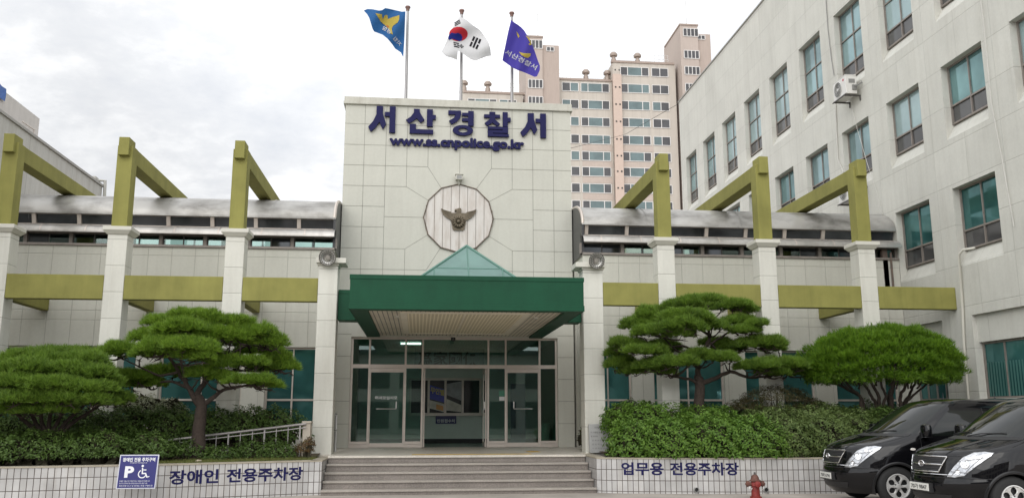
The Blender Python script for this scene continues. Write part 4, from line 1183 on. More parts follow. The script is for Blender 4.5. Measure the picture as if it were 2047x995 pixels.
def condenser(c, label, group='air conditioner units on the office wall', far=False):
    """a split-unit condenser on brackets; c is the middle of its face towards -X."""
    o_ = thing('air_conditioner', label, 'air conditioner', c, group)
    x, y, z = c
    b = MB(); b.box(x, x + 0.36, y - 0.42, y + 0.42, z - 0.30, z + 0.30); b.box(x - 0.006, x + 0.366, y - 0.426, y + 0.426, z + 0.302, z + 0.33); b.build('casing', plain('white_casing', (0.66, 0.65, 0.62), 0.45, var=0.06), o_, bevel=0.012)
    M3 = Matrix(((0, 0, -1), (1, 0, 0), (0, -1, 0)))
    fc = Vector((x - 0.004, y + 0.10, z))
    b = MB(); b.lathe([(0.0, 0.003), (0.235, 0.003), (0.24, -0.004)], 28, Matrix.Translation(fc) @ M3.to_4x4()); b.build('fan_opening', plain('dark_fan', (0.05, 0.05, 0.05), 0.6), o_)
    b = MB()
    for r_ in (0.06, 0.105, 0.15, 0.195, 0.24): b.ring(fc + Vector((-0.008, 0, 0)), r_, 0.006 if r_ < 0.24 else 0.012, M3, 28, 5)
    b.lathe([(0.0, 0.016), (0.04, 0.012), (0.045, 0.004)], 14, Matrix.Translation(fc) @ M3.to_4x4())
    b.build('fan_guard', plain('pale_guard', (0.55, 0.55, 0.53), 0.5), o_)
    b = MB(); b.lathe([(0.0, 0.006), (0.04, 0.006), (0.042, 0.0)], 14, Matrix.Translation((x - 0.002, y - 0.27, z + 0.19)) @ M3.to_4x4()); b.build('logo', plain('red_logo', (0.45, 0.02, 0.06), 0.4), o_)
    b = MB(); b.box(x + 0.10, x + 0.30, y - 0.432, y - 0.4205, z + 0.05, z + 0.18); b.box(x + 0.2, x + 0.34, y - 0.47, y - 0.4205, z - 0.18, z - 0.02); b.tube([(x + 0.25, y - 0.47, z - 0.05), (x + 0.27, y - 0.55, z - 0.1), (x + 0.5, y - 0.5, z + 0.05), (RX + 0.01, y - 0.45, z + 0.12)], 0.022, 6); b.build('valve_cover', plain('grey_pipework', (0.22, 0.22, 0.21), 0.6), o_)
    b = MB()
    for yy in (y - 0.34, y + 0.34): b.box(x - 0.05, RX + 0.01, yy - 0.018, yy + 0.018, z - 0.36, z - 0.315); b.box(RX - 0.03, RX + 0.01, yy - 0.018, yy + 0.018, z - 0.50, z - 0.31)
    b.box(x - 0.05, x - 0.015, y - 0.44, y + 0.44, z - 0.35, z - 0.32); b.build('bracket', m_darkframe, o_)
    return o_
q_ = WX(1676, 181, RX - 0.5); q2_ = WX(1686, 386, RX - 0.5)
ac = condenser(Vector((RX - 0.5, q_.y - 0.1, q_.z)), 'white air conditioner on brackets under the top row of office windows')
ac2 = copy_tree(ac); ac2.location = Vector((RX - 0.5, q2_.y - 0.1, q2_.z)); ac2['label'] = 'white air conditioner mostly hidden behind the upright of the olive column by the office block'
def cable(name, pts, r_, label, mat=None, cat='cable'):
    b = MB(); b.tube(pts, r_, 6); return tag(b.build(name, mat or m_white, None, pts[0], smooth=60), label, cat)
m_cable = plain('pale_cable', (0.55, 0.54, 0.5), 0.6)
def wallpts(px): return [tuple(WX(x, y, RX - 0.03)) for x, y in px]
cable('cable', wallpts([(1652, 0), (1656, 60), (1663, 120), (1668, 152)]), 0.014, 'grey cable dropping down the office wall to the upper air conditioner', plain('grey_cable', (0.25, 0.25, 0.24), 0.6))
cable('cable', wallpts([(1671, 206), (1673, 260), (1676, 320), (1687, 345)]), 0.022, 'pale pipe bundle hanging between the two air conditioners', m_cable)
cable('cable', wallpts([(1700, 195), (1712, 250), (1735, 330), (1752, 380), (1765, 430)]), 0.007, 'thin loose cable slanting down the office wall beside the windows', m_cable)
cable('cable', [(RX - .02, 18.9, 14.4), (RX - .06, 18.75, 11.0), (RX - .05, 18.8, 9.0), (RX - .08, 18.6, 7.6), (RX - .04, 18.5, 5.9)], 0.010, 'long thin pale cable hanging past the second floor window of the office block', m_cable)
cable('cable', [(RX - .02, 17.4, 15.0), (RX - .05, 17.3, 11.0), (RX - .08, 17.2, 8.6), (RX - .03, 17.5, 8.1), (RX - .06, 17.3, 7.9), (RX - .02, 17.2, 5.9)], 0.012, 'tangled pale cable hanging at the photograph edge of the office wall', m_cable)
cable('drain_pipe', [(RX + .1, 20.2, 5.72), (RX - .05, 20.45, 5.72), (RX - .06, 20.62, 5.62), (RX - .06, 20.70, 4.2), (RX - .06, 20.78, 3.4), (RX - .06, 20.82, 1.7)], 0.032, 'cream drain pipe running down the pier between the ground floor office windows', m_white, 'pipe')
cable('power_line', [(W(1140, 297, 60)), (W(1250, 262, 64) + Vector((0, 0, -0.3))), (W(1357, 208, 44))], 0.014, 'thin black overhead line crossing in front of the apartment towers', m_dark)

# ------------------------------------------------------------------ annexe on the other side
lb = thing('annexe_building', 'plain grey rendered building with a rooftop block behind the far olive column', 'building', (-16, 26, 0))
b = MB(); LX = -11.5; b.box(-22, LX, 16.0, 31.95, -0.1, 9.72); b.build('wall', m_left, lb)
b = MB(); b.box(-22.1, LX + 0.05, 15.9, 32.0, 9.722, 9.80); b.build('coping', plain('grey_coping', (0.34, 0.33, 0.31), 0.7), lb)
b = MB(); b.box(-21, -12.5, 17, 28.75, 9.81, 11.15); b.build('rooftop_block', plain('rooftop_render', (0.56, 0.53, 0.50), 0.75, var=0.07, streak=0.12), lb)
b = MB(); a = W(218, 381, 31.9); b.box(LX - 0.4, LX - 0.1, 31.5, 31.8, 9.81, 10.0); b.tube([(LX - 0.2, 31.9, 9.95), (LX + 0.08, 31.95, 9.95), (LX + 0.1, 31.95, 9.4), (LX + 0.06, 31.95, 8.6)], 0.06, 8); b.build('rain_head', plain('dull_pipe', (0.45, 0.44, 0.40), 0.6), lb)
b = MB(); b.tube([(LX - 0.1, 26.4, 9.95), (LX - 0.1, 26.4, 10.02), (LX - 0.1, 25.6, 10.0)], 0.02, 6); b.tube([(LX - 0.1, 26.4, 10.02), (LX - 0.1, 26.4, 9.8)], 0.02, 6); b.build('roof_bracket', m_alu, lb)
yb = WX(11.5, 188, -12.45).y
tp = MB(); rows = []
for i in range(10):
    yy = yb - 0.26 * i
    rows.append([(-12.44 + 0.015 * math.sin(3 * i + k) - (0.0 if k < 4 else 0.16 * (k - 3)), yy, 10.82 + 0.02 * math.sin(4 * i) + (0.13 * k if k < 4 else 0.39 + 0.03 * math.sin(2 * i + k))) for k in range(8)])
tp.grid(rows); tp.box(-13.0, -12.47, yb - 2.3, yb - 0.03, 11.153, 11.19)
tag(tp.build('tarpaulin', plain('blue_tarpaulin', (0.02, 0.10, 0.36), 0.45, var=0.2, vscale=5), None, (-12.5, yb - 1.2, 11.0), smooth=40), 'blue tarpaulin hanging over the edge of the annexe rooftop block', 'tarpaulin')

# ------------------------------------------------------------------ apartment towers far behind
AY = 132.0
def AX(px, py=300, Y=AY): return W(px, py, Y).x
def AZ(py, px=1200, Y=AY): return W(px, py, Y).z
ap = thing('apartment_building', 'far tall cream and pink apartment block with stair towers rising above the roofs', 'building', (AX(1170), AY, 0))
def apt_wall_mat():
    m_, t, b_ = new_mat('apartment_paint')
    g = nd(t, 'ShaderNodeNewGeometry'); sp = nd(t, 'ShaderNodeSeparateXYZ'); t.links.new(g.outputs['Position'], sp.inputs[0])
    fr = mth(t, 'FRACT', mth(t, 'DIVIDE', sp.outputs['X'], 1.45))
    seam = mth(t, 'LESS_THAN', fr, 0.06)
    s = maprange(t, noise(t, stretch(t, g.outputs['Position'], (1.2, 1.2, 0.12)), 1.0, 5), 0.4, 0.75, 1.0, 0.86)
    c = scale_col(t, (0.50, 0.455, 0.40), mth(t, 'MULTIPLY', s, maprange(t, seam, 0, 1, 1, 0.9)))
    t.links.new(c, b_.inputs['Base Color']); b_.inputs['Roughness'].default_value = 0.8
    return m_
m_apt = apt_wall_mat()
m_pink = plain('apartment_pink', (0.47, 0.395, 0.345), 0.8, var=0.06, streak=0.1)
m_tan = plain('stair_tower_paint', (0.45, 0.38, 0.335), 0.8, var=0.05, streak=0.10, vscale=0.2)
m_tan2 = plain('stair_tower_paint_ribbed', (0.42, 0.345, 0.30), 0.8, var=0.05, streak=0.1, vscale=0.2)
m_aptframe = plain('white_window_frame', (0.66, 0.64, 0.62), 0.5, var=0.03)
m_aptdark = plain('apartment_dark_pane', (0.06, 0.06, 0.064), 0.25, var=0.4, vscale=0.4)
m_apteal = plain('apartment_teal_pane', (0.115, 0.165, 0.17), 0.2, 0.1, var=0.3, vscale=0.4)
rows_px = [144, 178, 212, 246, 281, 314, 345, 378, 412]
rowz = [AZ(p) for p in rows_px]
floor = (rowz[0] - rowz[-1]) / 8
for _ in range(3): rowz.append(rowz[-1] - floor)
zA, zB, zC = AZ(187, 980), AZ(163, 1170), AZ(131, 1300)
def block(name, x0, x1, y0, y1, z1, mat):
    b = MB(); b.box(x0, x1, y0, y1, 0, z1); return b.build(name, mat, ap)
block('wall', AX(921, 187), AX(1046, 187), AY, AY + 12, zA, m_apt)
block('wall', AX(1100, 163), AX(1223, 163), AY - 0.3, AY + 12, zB, m_apt)
block('wall', AX(1223.5, 131), AX(1348, 131), AY - 0.6, AY + 13, zC, m_apt)
X1, X2, X3 = AX(1052, 74, 130), AX(1085, 74, 130), AX(1119, 88, 130)
block('stair_tower', X1, X2, 130, 140, AZ(75, 1070, 130), m_tan); block('stair_tower', X2 + .01, X3, 130.4, 138, AZ(89, 1100, 130), m_tan2)
X4, X5, X6 = AX(1360, 51, 129.5), AX(1395, 51, 129.5), AX(1422, 66, 129.5)
block('stair_tower', X4, X5, 129.5, 139, AZ(52, 1377, 129.5), m_tan); block('stair_tower', X5 + .01, X6, 129.9, 138, AZ(67, 1408, 129.5), m_tan2)
for x0, x1, y, z in ((AX(921, 187), X1, AY - 0.15, zA), (AX(1120, 163), AX(1223, 163), AY - 0.45, zB), (AX(1223, 131), AX(1346, 131), AY - 0.75, zC)):
    b = MB(); b.box(x0 - 0.15, x1, y, y + 0.6, z - 0.05, z + 0.3); b.build('roof_edge', plain('brown_edge', (0.34, 0.27, 0.23), 0.8), ap)
for xa, xb, y, z in ((X1, X2, 130, AZ(75, 1070, 130)), (X4, X5, 129.5, AZ(52, 1377, 129.5))):
    b = MB(); b.box(xa - .12, xb + .12, y - .12, y + 9, z, z + 0.25); b.build('roof_edge', plain('brown_edge', (0.34, 0.27, 0.23), 0.8), ap)
pk = MB()
for r_ in range(4, 12):
    for pa, pb, yy in ((1164, 1224, AY - 0.31), (1245, 1305, AY - 0.61)):
        pk.box(AX(pa), AX(pb), yy - 0.03, yy - 0.001, rowz[r_] + 0.95 - floor, rowz[r_] - 0.85)
pk.build('pink_spandrel', m_pink, ap)
du = MB(); du.box(AX(1226), AX(1243), AY - 1.2, AY - 0.61, 0, zB + 1.0); du.build('duct', plain('duct_paint', (0.53, 0.42, 0.355), 0.8, var=0.05), ap)
vd = MB()
for z in rowz:
    for px in (1231, 1239): vd.box(AX(px) - 0.12, AX(px) + 0.12, AY - 1.23, AY - 1.201, z - 0.2, z + 0.05)
vd.build('vent_hole', m_dark, ap)
def aw_(px0, px1, z, y, h=1.35, panes='dtd'):
    x0, x1 = AX(px0), AX(px1)
    n = len(panes); fr = MB()
    fr.box(x0, x1, y - 0.10, y - 0.04, z - h / 2 - 0.1, z - h / 2); fr.box(x0, x1, y - 0.10, y - 0.04, z + h / 2, z + h / 2 + 0.1)
    ws = [0.25, 0.5, 0.25] if n == 3 else [1 / n] * n
    xs_ = [x0]
    for w_ in ws: xs_.append(xs_[-1] + w_ * (x1 - x0))
    for i, x in enumerate(xs_): fr.box(x - 0.055, x + 0.055, y - 0.10, y - 0.04, z - h / 2, z + h / 2)
    o_ = fr.build('window', m_aptframe, ap)
    for i, ch in enumerate(panes):
        g = MB(); g.box(xs_[i] + 0.056, xs_[i + 1] - 0.056, y - 0.06, y - 0.045, z - h / 2, z + h / 2); g.build('pane', m_apteal if ch == 't' else m_aptdark, o_)
r2 = random.Random(3)
for i, z in enumerate(rowz[:10]):
    if i >= 1:
        aw_(1125, 1158, z, AY - 0.3, panes=r2.choice(['td', 'dt', 'dd', 'td'])); aw_(1163, 1220, z, AY - 0.3, panes=r2.choice(['dtd', 'dtd', 'ttd', 'dtt']))
    aw_(1243, 1300, z, AY - 0.6, panes=r2.choice(['dtd', 'dtd', 'ttd', 'dtt'])); aw_(1306, 1339, z, AY - 0.6, panes=r2.choice(['td', 'td', 'dd']))
for i in range(2, 5): aw_(935, 993, rowz[i] - 0.3, AY, panes='dtd'); aw_(999, 1033, rowz[i] - 0.3, AY, panes='td')
for i, py in enumerate((89, 168, 202, 236)): aw_(1052 + 2, 1083, AZ(py, 1068, 130), 130, 1.3, 'dddd')
for py in (66, 110, 142, 176): aw_(1366, 1396, AZ(py, 1380, 129.5), 129.5, 1.25, 'dddd')
for px, py, y in ((1100, 99, 130.4), (1404, 76, 129.9)): aw_(px - 8, px + 7, AZ(py, px, y), y, 0.6, 'dd')
for px, py, z in ((929, 187, zA), (977, 187, zA), (1175, 160, zB), (1218, 158, zB), (1231, 128, zC), (1279, 128, zC)):
    x = AX(px, py); vt = MB(); vt.lathe([(0.45, 0.0), (0.42, 1.3), (0.30, 1.35), (0.30, 1.7), (0.62, 1.8), (0.65, 2.1), (0.4, 2.45), (0, 2.5)], 12, Matrix.Translation((x, AY + 1.2, z)))
    vt.build('roof_vent', plain('roof_vent_metal', (0.33, 0.27, 0.23), 0.5, 0.3), ap, smooth=40)
an = MB(); an.tube([(AX(1076, 74, 131), 131, AZ(75, 1070, 130)), (AX(1076, 74, 131), 131, AZ(28, 1076, 131))], 0.07, 5); an.tube([(AX(1373, 50, 131), 131, AZ(52, 1377, 129.5)), (AX(1373, 50, 131), 131, AZ(3, 1373, 131))], 0.07, 5)
an.build('antenna', m_steel, ap)
def rail_box(px0, px1, pyt, z, y):
    x0, x1 = AX(px0), AX(px1)
    rl = MB()
    for zz in (z + 0.7, z + 1.5, z + 2.2): rl.tube([(x0, y, zz), (x1, y, zz)], 0.035, 4)
    for k in range(6): xx = x0 + (x1 - x0) * k / 5; rl.tube([(xx, y, z), (xx, y, z + 2.2)], 0.035, 4)
    rl.build('roof_railing', m_steel, ap)
rail_box(996, 1040, 175, zA, AY + 1); rail_box(1122, 1160, 146, zB, AY + 1); rail_box(1300, 1346, 117, zC, AY + 1)

# ------------------------------------------------------------------ what stands across the road: the windows and the vans mirror it
ob = thing('shop_building', 'two storey pale shop building across the road behind the photographer', 'building', (0, -32, 0))
b = MB(); b.box(-34, 26, -40, -32, -0.1, 7.2); b.build('wall', plain('shop_wall', (0.42, 0.41, 0.38), 0.8, var=0.1), ob)
for z0, z1 in ((0.5, 2.9), (4.1, 5.9)):
    for k in range(15):
        b = MB(); b.box(-33 + 3.9 * k, -30 + 3.9 * k, -31.99, -31.95, z0, z1); b.build('window', m_aptdark, ob)
b = MB(); b.box(-34.4, 26.4, -40.4, -31.4, 7.201, 7.6); b.build('roof', plain('dark_roof', (0.07, 0.07, 0.075), 0.8), ob)
# ------------------------------------------------------------------ flagpoles and flags
def flagpole(px, pyt, label):
    a, c = W(px, pyt, 25.55), W(px, 205, 25.55)
    x = (a.x + c.x) / 2
    o_ = thing('flagpole', label, 'flagpole', (x, 25.55, 10.56), 'steel flagpoles on the tower roof')
    b = MB(); b.tube([(x, 25.55, 10.5), (x, 25.55, a.z - 0.12)], [0.05, 0.035], 14); b.build('pole', plain('dull_steel_pole', (0.30, 0.29, 0.29), 0.4, 0.6), o_, smooth=60)
    b = MB(); b.lathe([(0.0, 0.02), (0.075, 0.015), (0.085, -0.02), (0.06, -0.06), (0.05, -0.13), (0.0, -0.13)], 16, Matrix.Translation((x, 25.55, a.z - 0.02))); b.build('finial', plain('copper_finial', (0.22, 0.13, 0.11), 0.5, 0.4), o_, smooth=40)
    b = MB(); b.tube([(x + 0.06, 25.52, 10.8), (x + 0.05, 25.52, a.z - 0.2)], 0.006, 4); b.build('halyard', m_white, o_)
    return x
for px, py, lbl in ((814, 13, 'steel pole flying the light blue eagle flag'), (923, 20, 'steel pole flying the white national flag with the red and blue disc'), (1024, 25, 'steel pole flying the violet blue flag with white lettering')): flagpole(px, py, lbl)

def cloth(name, col):
    m_, t, b = new_mat(name)
    o_ = t.nodes['Material Output']
    b.inputs['Base Color'].default_value = (*col, 1); b.inputs['Roughness'].default_value = 0.7; b.inputs['Specular IOR Level'].default_value = 0.2
    tl = nd(t, 'ShaderNodeBsdfTranslucent'); tl.inputs['Color'].default_value = (*col, 1)
    mx = nd(t, 'ShaderNodeMixShader'); mx.inputs[0].default_value = 0.3
    t.links.new(b.outputs[0], mx.inputs[1]); t.links.new(tl.outputs[0], mx.inputs[2]); t.links.new(mx.outputs[0], o_.inputs['Surface'])
    return m_
def Z5(x, y): return (720 + x / 5.237, y / 5.237)
def flag(label, outline, fold, base_y, mat):
    """A cloth traced into its own plane 25 m away, rippled in depth; outline in pixels of an enlarged view."""
    P = [Z5(*p) for p in outline]
    def S_(x, y, d=0.0): return W(x, y, base_y + fold(x, y) - d)
    v, f = patch(P, 3.0, S_)
    b = MB(); b.add(v, f)
    c = W(*P[0], base_y)
    o_ = thing('flag', label, 'flag', c, 'flags flying above the tower')
    cl = b.build('cloth', mat, o_, smooth=180)
    return o_, S_
def decal(o_, S_, polys, name, mat, step=2.0):
    b = MB()
    for pl in polys:
        for d in (0.012, -0.012):
            v, f = patch([Z5(*p) for p in pl], step, lambda x, y: S_(x, y, d)); b.add(v, f)
    b.build(name, mat, o_, smooth=180)
def decal_text(o_, S_, body, p0, p1, hpx, mat, mirror=False, name='flag_lettering'):
    a, c = Vector(Z5(*p0)), Vector(Z5(*p1))
    L_ = (c - a).length; d = (c - a) / L_; n = Vector((d.y, -d.x))
    v, f = text_mesh(body, L_, hpx / 5.237, 0.02, mirror=mirror)
    b = MB()
    for e_ in (0.014, -0.014): b.add([S_(*(a + d * p[0] + n * p[2]), e_) for p in v], f)
    b.build(name, mat, o_)
c_gold, c_red, c_navy, c_black, c_white = cloth('gold_print', (0.55, 0.42, 0.08)), cloth('red_print', (0.55, 0.035, 0.05)), cloth('navy_print', (0.02, 0.03, 0.24)), cloth('black_print', (0.015, 0.015, 0.02)), cloth('white_print', (0.6, 0.6, 0.62))
fa, SA = flag('light blue flag with golden eagle and reversed white lettering, blowing away from its pole',
    [(478, 122), (440, 124), (370, 108), (300, 92), (268, 86), (235, 108), (200, 112), (130, 98), (80, 96), (42, 112), (78, 150), (100, 190), (118, 250), (135, 305), (152, 332), (200, 350), (240, 365), (290, 405), (340, 465), (372, 512), (400, 530), (430, 550), (456, 602), (468, 400)],
    lambda x, y: 0.10 * math.sin((x - 730) / 9.0 + y / 14) - 0.22 + (812 - x) * -0.004, 25.45, cloth('sky_blue_cloth', (0.028, 0.115, 0.30)))
decal(fa, SA, [[(165, 140), (232, 150), (240, 205), (262, 160), (290, 158), (296, 200), (345, 180), (415, 160), (412, 205), (395, 240), (350, 270), (335, 300), (346, 362), (320, 352), (300, 300), (262, 262), (222, 232), (190, 180)]], 'eagle_emblem', c_gold)
decal(fa, SA, [[(278, 262), (300, 268), (304, 292), (284, 282)]], 'red_mark', c_red)
decal_text(fa, SA, '경찰', (228, 305), (318, 362), 44, c_white, True); decal_text(fa, SA, '지킴', (345, 410), (412, 488), 42, c_white, True)
fb, SB = flag('white national flag with red and blue disc and black bars, draped across its pole',
    [(1045, 180), (1085, 192), (1130, 220), (1185, 268), (1255, 315), (1300, 372), (1345, 440), (1368, 510), (1372, 560), (1378, 585), (1330, 592), (1262, 618), (1210, 638), (1160, 622), (1130, 600), (1075, 560), (1050, 540), (1026, 534), (1022, 580), (1020, 630), (960, 605), (905, 590), (870, 560), (858, 540), (885, 490), (915, 420), (935, 370), (970, 300), (1005, 230)],
    lambda x, y: 0.09 * math.sin((x - 890) / 11.0 + y / 25) + 0.06 * math.sin(y / 8.0 + x / 40) - 0.32, 25.45, cloth('white_cloth', (0.62, 0.62, 0.63)))
import math as _m
def circ(cx, cy, rx, ry, a0, a1, n=22): return [(cx + rx * _m.cos(R(a0 + (a1 - a0) * k / n)), cy + ry * _m.sin(R(a0 + (a1 - a0) * k / n))) for k in range(n + 1)]
decal(fb, SB, [circ(1033, 358, 98, 76, 0, 360)[:-1]], 'red_disc', c_red)
SBn = lambda x, y, d=0.0: SB(x, y, d * 1.6)
decal(fb, SBn, [[(925, 400), (935, 365), (962, 344), (1000, 352), (1030, 346), (1062, 362), (1076, 392), (1068, 425), (1045, 434), (1005, 420), (965, 408), (935, 420)]], 'blue_half', c_navy)
def bars(c, u, v, pattern, w, gap, t):
    out_ = []
    for i, sol in enumerate(pattern):
        o2 = (i - 1) * (t + gap)
        segs = [(-w / 2, w / 2)] if sol else [(-w / 2, -w * 0.06), (w * 0.06, w / 2)]
        for a, b_ in segs:
            out_.append([(c[0] + u[0] * q + v[0] * (o2 + s), c[1] + u[1] * q + v[1] * (o2 + s)) for q, s in ((a, -t / 2), (b_, -t / 2), (b_, t / 2), (a, t / 2))])
    return out_
for br in (bars((1210, 450), (-0.40, 0.92), (0.92, 0.40), (0, 1, 0), 112, 12, 22), bars((1022, 242), (-0.87, 0.49), (0.3, 0.9), (1, 1, 1), 66, 6, 9), bars((1012, 472), (0.92, 0.2), (0.1, 0.98), (1, 0, 1), 62, 8, 12), bars((1066, 486), (0.7, 0.7), (-0.7, 0.6), (0, 1, 0), 40, 5, 7)): decal(fb, SB, br, 'black_bars', c_black)
fc, SC = flag('violet blue flag with white Korean lettering and half folded golden eagle',
    [(1585, 212), (1620, 240), (1650, 258), (1690, 288), (1722, 322), (1760, 385), (1790, 440), (1818, 500), (1840, 562), (1862, 630), (1886, 692), (1884, 738), (1856, 800), (1830, 808), (1770, 780), (1710, 756), (1650, 735), (1600, 712), (1545, 672), (1493, 635), (1506, 560), (1520, 500), (1538, 410), (1555, 330)],
    lambda x, y: 0.10 * math.sin((x - 1005) / 7.5 + y / 20) - 0.30, 25.45, cloth('violet_cloth', (0.07, 0.055, 0.33)))
decal(fc, SC, [[(1640, 330), (1662, 360), (1672, 382), (1660, 402), (1646, 365)], [(1735, 372), (1775, 400), (1800, 470), (1780, 478), (1766, 462), (1785, 452)], [(1665, 545), (1720, 560), (1792, 562), (1785, 592), (1758, 610), (1722, 600), (1690, 578)]], 'eagle_emblem', c_gold)
decal_text(fc, SC, '서산경찰서', (1512, 565), (1838, 738), 56, c_white)

# ------------------------------------------------------------------ ramp with its railing, post, plaque, sign, hydrant, pipes
ra = thing('ramp_railing', 'slim steel railing sloping up the ramp behind the pruned pine trunk', 'railing', (-4.1, 20.2, 0.7))
e0, e1 = W(298, 883, 20.2), W(612, 846, 20.3)
b = MB(); b.tube([e0 + Vector((-0.2, 0, -0.06)), e0, e1], 0.028, 8); b.tube([e0 + Vector((0, 0, -0.08)), e1 + Vector((0, 0, -0.08))], 0.012, 6); b.build('top_rail', plain('dull_rail', (0.33, 0.31, 0.30), 0.45, 0.5), ra, smooth=60)
for k in range(13):
    p = e0.lerp(e1, (k + 0.5) / 13)
    b = MB(); b.tube([(p.x, p.y, 0.60), p], 0.012 if k % 3 else 0.02, 6); b.build('post', plain('dull_rail', (0.33, 0.31, 0.30), 0.45, 0.5), ra, smooth=60)
b = MB(); a = W(607, 845, 20.5); b.box(a.x, a.x + 0.17, 20.35, 20.62, 0.6, a.z); b.box(a.x - 0.02, a.x + 0.19, 20.33, 20.64, a.z + 0.001, a.z + 0.05)
tag(b.build('gate_post', plain('beige_stone_post', (0.46, 0.41, 0.34), 0.8), None, (a.x, 20.35, 0.6), bevel=0.01), 'low beige stone post ending the ramp railing beside the pillar', 'post')
hr = thing('hand_rail', 'small upright steel hand rail on the landing beside the ramp pillar', 'railing', (-2.0, 22.6, LZ))
b = MB(); b.tube([(-2.05, 21.75, LZ), (-2.05, 21.75, LZ + 0.85), (-2.05, 22.7, LZ + 0.92), (-2.05, 22.7, LZ)], 0.028, 8); b.build('rail', m_steel, hr, smooth=40)
b = MB(); b.tube([(-2.05, 21.75, LZ + 0.5), (-2.05, 22.7, LZ + 0.52)], 0.018, 6); b.tube([(-2.05, 22.2, LZ), (-2.05, 22.2, LZ + 0.88)], 0.016, 6); b.build('bar', m_steel, hr, smooth=60)
pq = thing('stone_plaque', 'grey engraved stone plaque leaning at the foot of the pillar beside the azaleas', 'plaque', (4.26, 20.9, 0.73))
b = MB(); b.add([(4.03, 20.80, 0.75), (4.49, 20.80, 0.75), (4.49, 20.90, 1.41), (4.03, 20.90, 1.41), (4.03, 20.88, 0.75), (4.49, 20.88, 0.75), (4.49, 20.97, 1.41), (4.03, 20.97, 1.41)], [(0, 1, 2, 3), (5, 4, 7, 6), (3, 2, 6, 7), (0, 3, 7, 4), (1, 5, 6, 2)]); b.build('slab', plain('grey_stone', (0.36, 0.36, 0.35), 0.6, var=0.1, vscale=9), pq, bevel=0.008)
T_ = Matrix(((1, 0, 0, 4.06), (0, 1, 0.1515, 20.795), (0, 0, 1, 0.75), (0, 0, 0, 1)))
b = MB(T_)
v, f = text_mesh('머릿돌', 0.18, 0.055, 0.0); b.add([(p[0] + 0.11, p[1], p[2] + 0.55) for p in v], f)
for k, (s_, w_) in enumerate((('이 건물은 민원 봉사', .38), ('를 위하여', .16), ('설 계 서 산 건 축', .36), ('감 리 서 산 건 축', .37), ('시 공 서 산 건 설', .36))):
    v, f = text_mesh(s_, w_, 0.038, 0.0); b.add([(p[0] + 0.01 + (0.02 if k > 1 else 0), p[1], p[2] + 0.45 - 0.092 * k) for p in v], f)
b.build('engraving', plain('engraved_grey', (0.12, 0.12, 0.12), 0.8), pq)

c_ = W(271, 975, 17.35)      # the board stands upright against the wall, square to the road
T_ = Matrix.Translation((c_.x - 0.35, 17.35, c_.z))
ps = thing('parking_sign', 'blue disabled parking sign with white P and wheelchair symbol on the planter', 'sign', T_ @ Vector((0.35, 0, 0)))
sh = Matrix(((1, 0, 0.03, 0), (0, 1, 0.08, 0), (0, 0, 1, 0), (0, 0, 0, 1)))
T_ = T_ @ sh
b = MB(T_); b.box(0, 0.70, -0.012, 0.012, 0, 0.61); b.build('board', plain('pale_sign_edge', (0.55, 0.56, 0.62), 0.5), ps)
b = MB(T_); b.box(0.018, 0.682, -0.0155, -0.0125, 0.018, 0.592); b.build('blue_face', plain('sign_blue', (0.014, 0.015, 0.14), 0.45, var=0.06), ps)
b = MB(T_)
def st_(body, x, z, w, h, off=0.02):
    v, f = text_mesh(body, w, h, off); b.add([(p[0] + x, -0.018, p[2] + z) for p in v], f)
st_('장애인 전용 주차구역', 0.06, 0.485, 0.58, 0.075, 0.03)
st_('Disabled Parking Lot', 0.20, 0.452, 0.30, 0.024, 0.0)
st_('P', 0.12, 0.20, 0.165, 0.205, 0.045)
st_('장애인 전용주차구역에 주차시 과태료가 부과됩니다', 0.05, 0.125, 0.54, 0.026, 0.0)
st_('보호자 운전차량 중 장애인이 탑승하지 않은 차량', 0.05, 0.085, 0.5, 0.026, 0.0)
st_('위반차량 신고 및 안내는 관할 구청으로', 0.05, 0.040, 0.60, 0.028, 0.0)
# wheelchair figure
cx, cz = 0.44, 0.265
for q in range(26):
    a0, a1 = R(118 + 9.6 * q), R(118 + 9.6 * (q + 1))
    if q < 24: b.add([(cx + r_ * math.cos(a_), -0.018, cz + r_ * math.sin(a_)) for r_, a_ in ((.078, a0), (.078, a1), (.060, a1), (.060, a0))], [(0, 1, 2, 3)])
b.add([(0.43 + 0.022 * math.cos(w_), -0.018, 0.408 + 0.022 * math.sin(w_)) for w_ in np.linspace(0, 2 * math.pi, 13)[:-1]], [tuple(range(12))])
for pl in ([(.420, .375), (.442, .375), (.450, .285), (.428, .285)], [(.428, .285), (.428, .262), (.51, .262), (.51, .285)], [(.49, .262), (.51, .275), (.545, .205), (.525, .196)], [(.525, .196), (.575, .212), (.570, .228), (.535, .216)], [(.442, .345), (.505, .345), (.505, .328), (.442, .328)]):
    b.add([(p[0], -0.0185 - 0.0003 * i, p[1]) for i, p in enumerate(pl)], [(0, 1, 2, 3)])
b.build('white_print', plain('sign_white', (0.72, 0.73, 0.76), 0.5, var=0.03), ps)

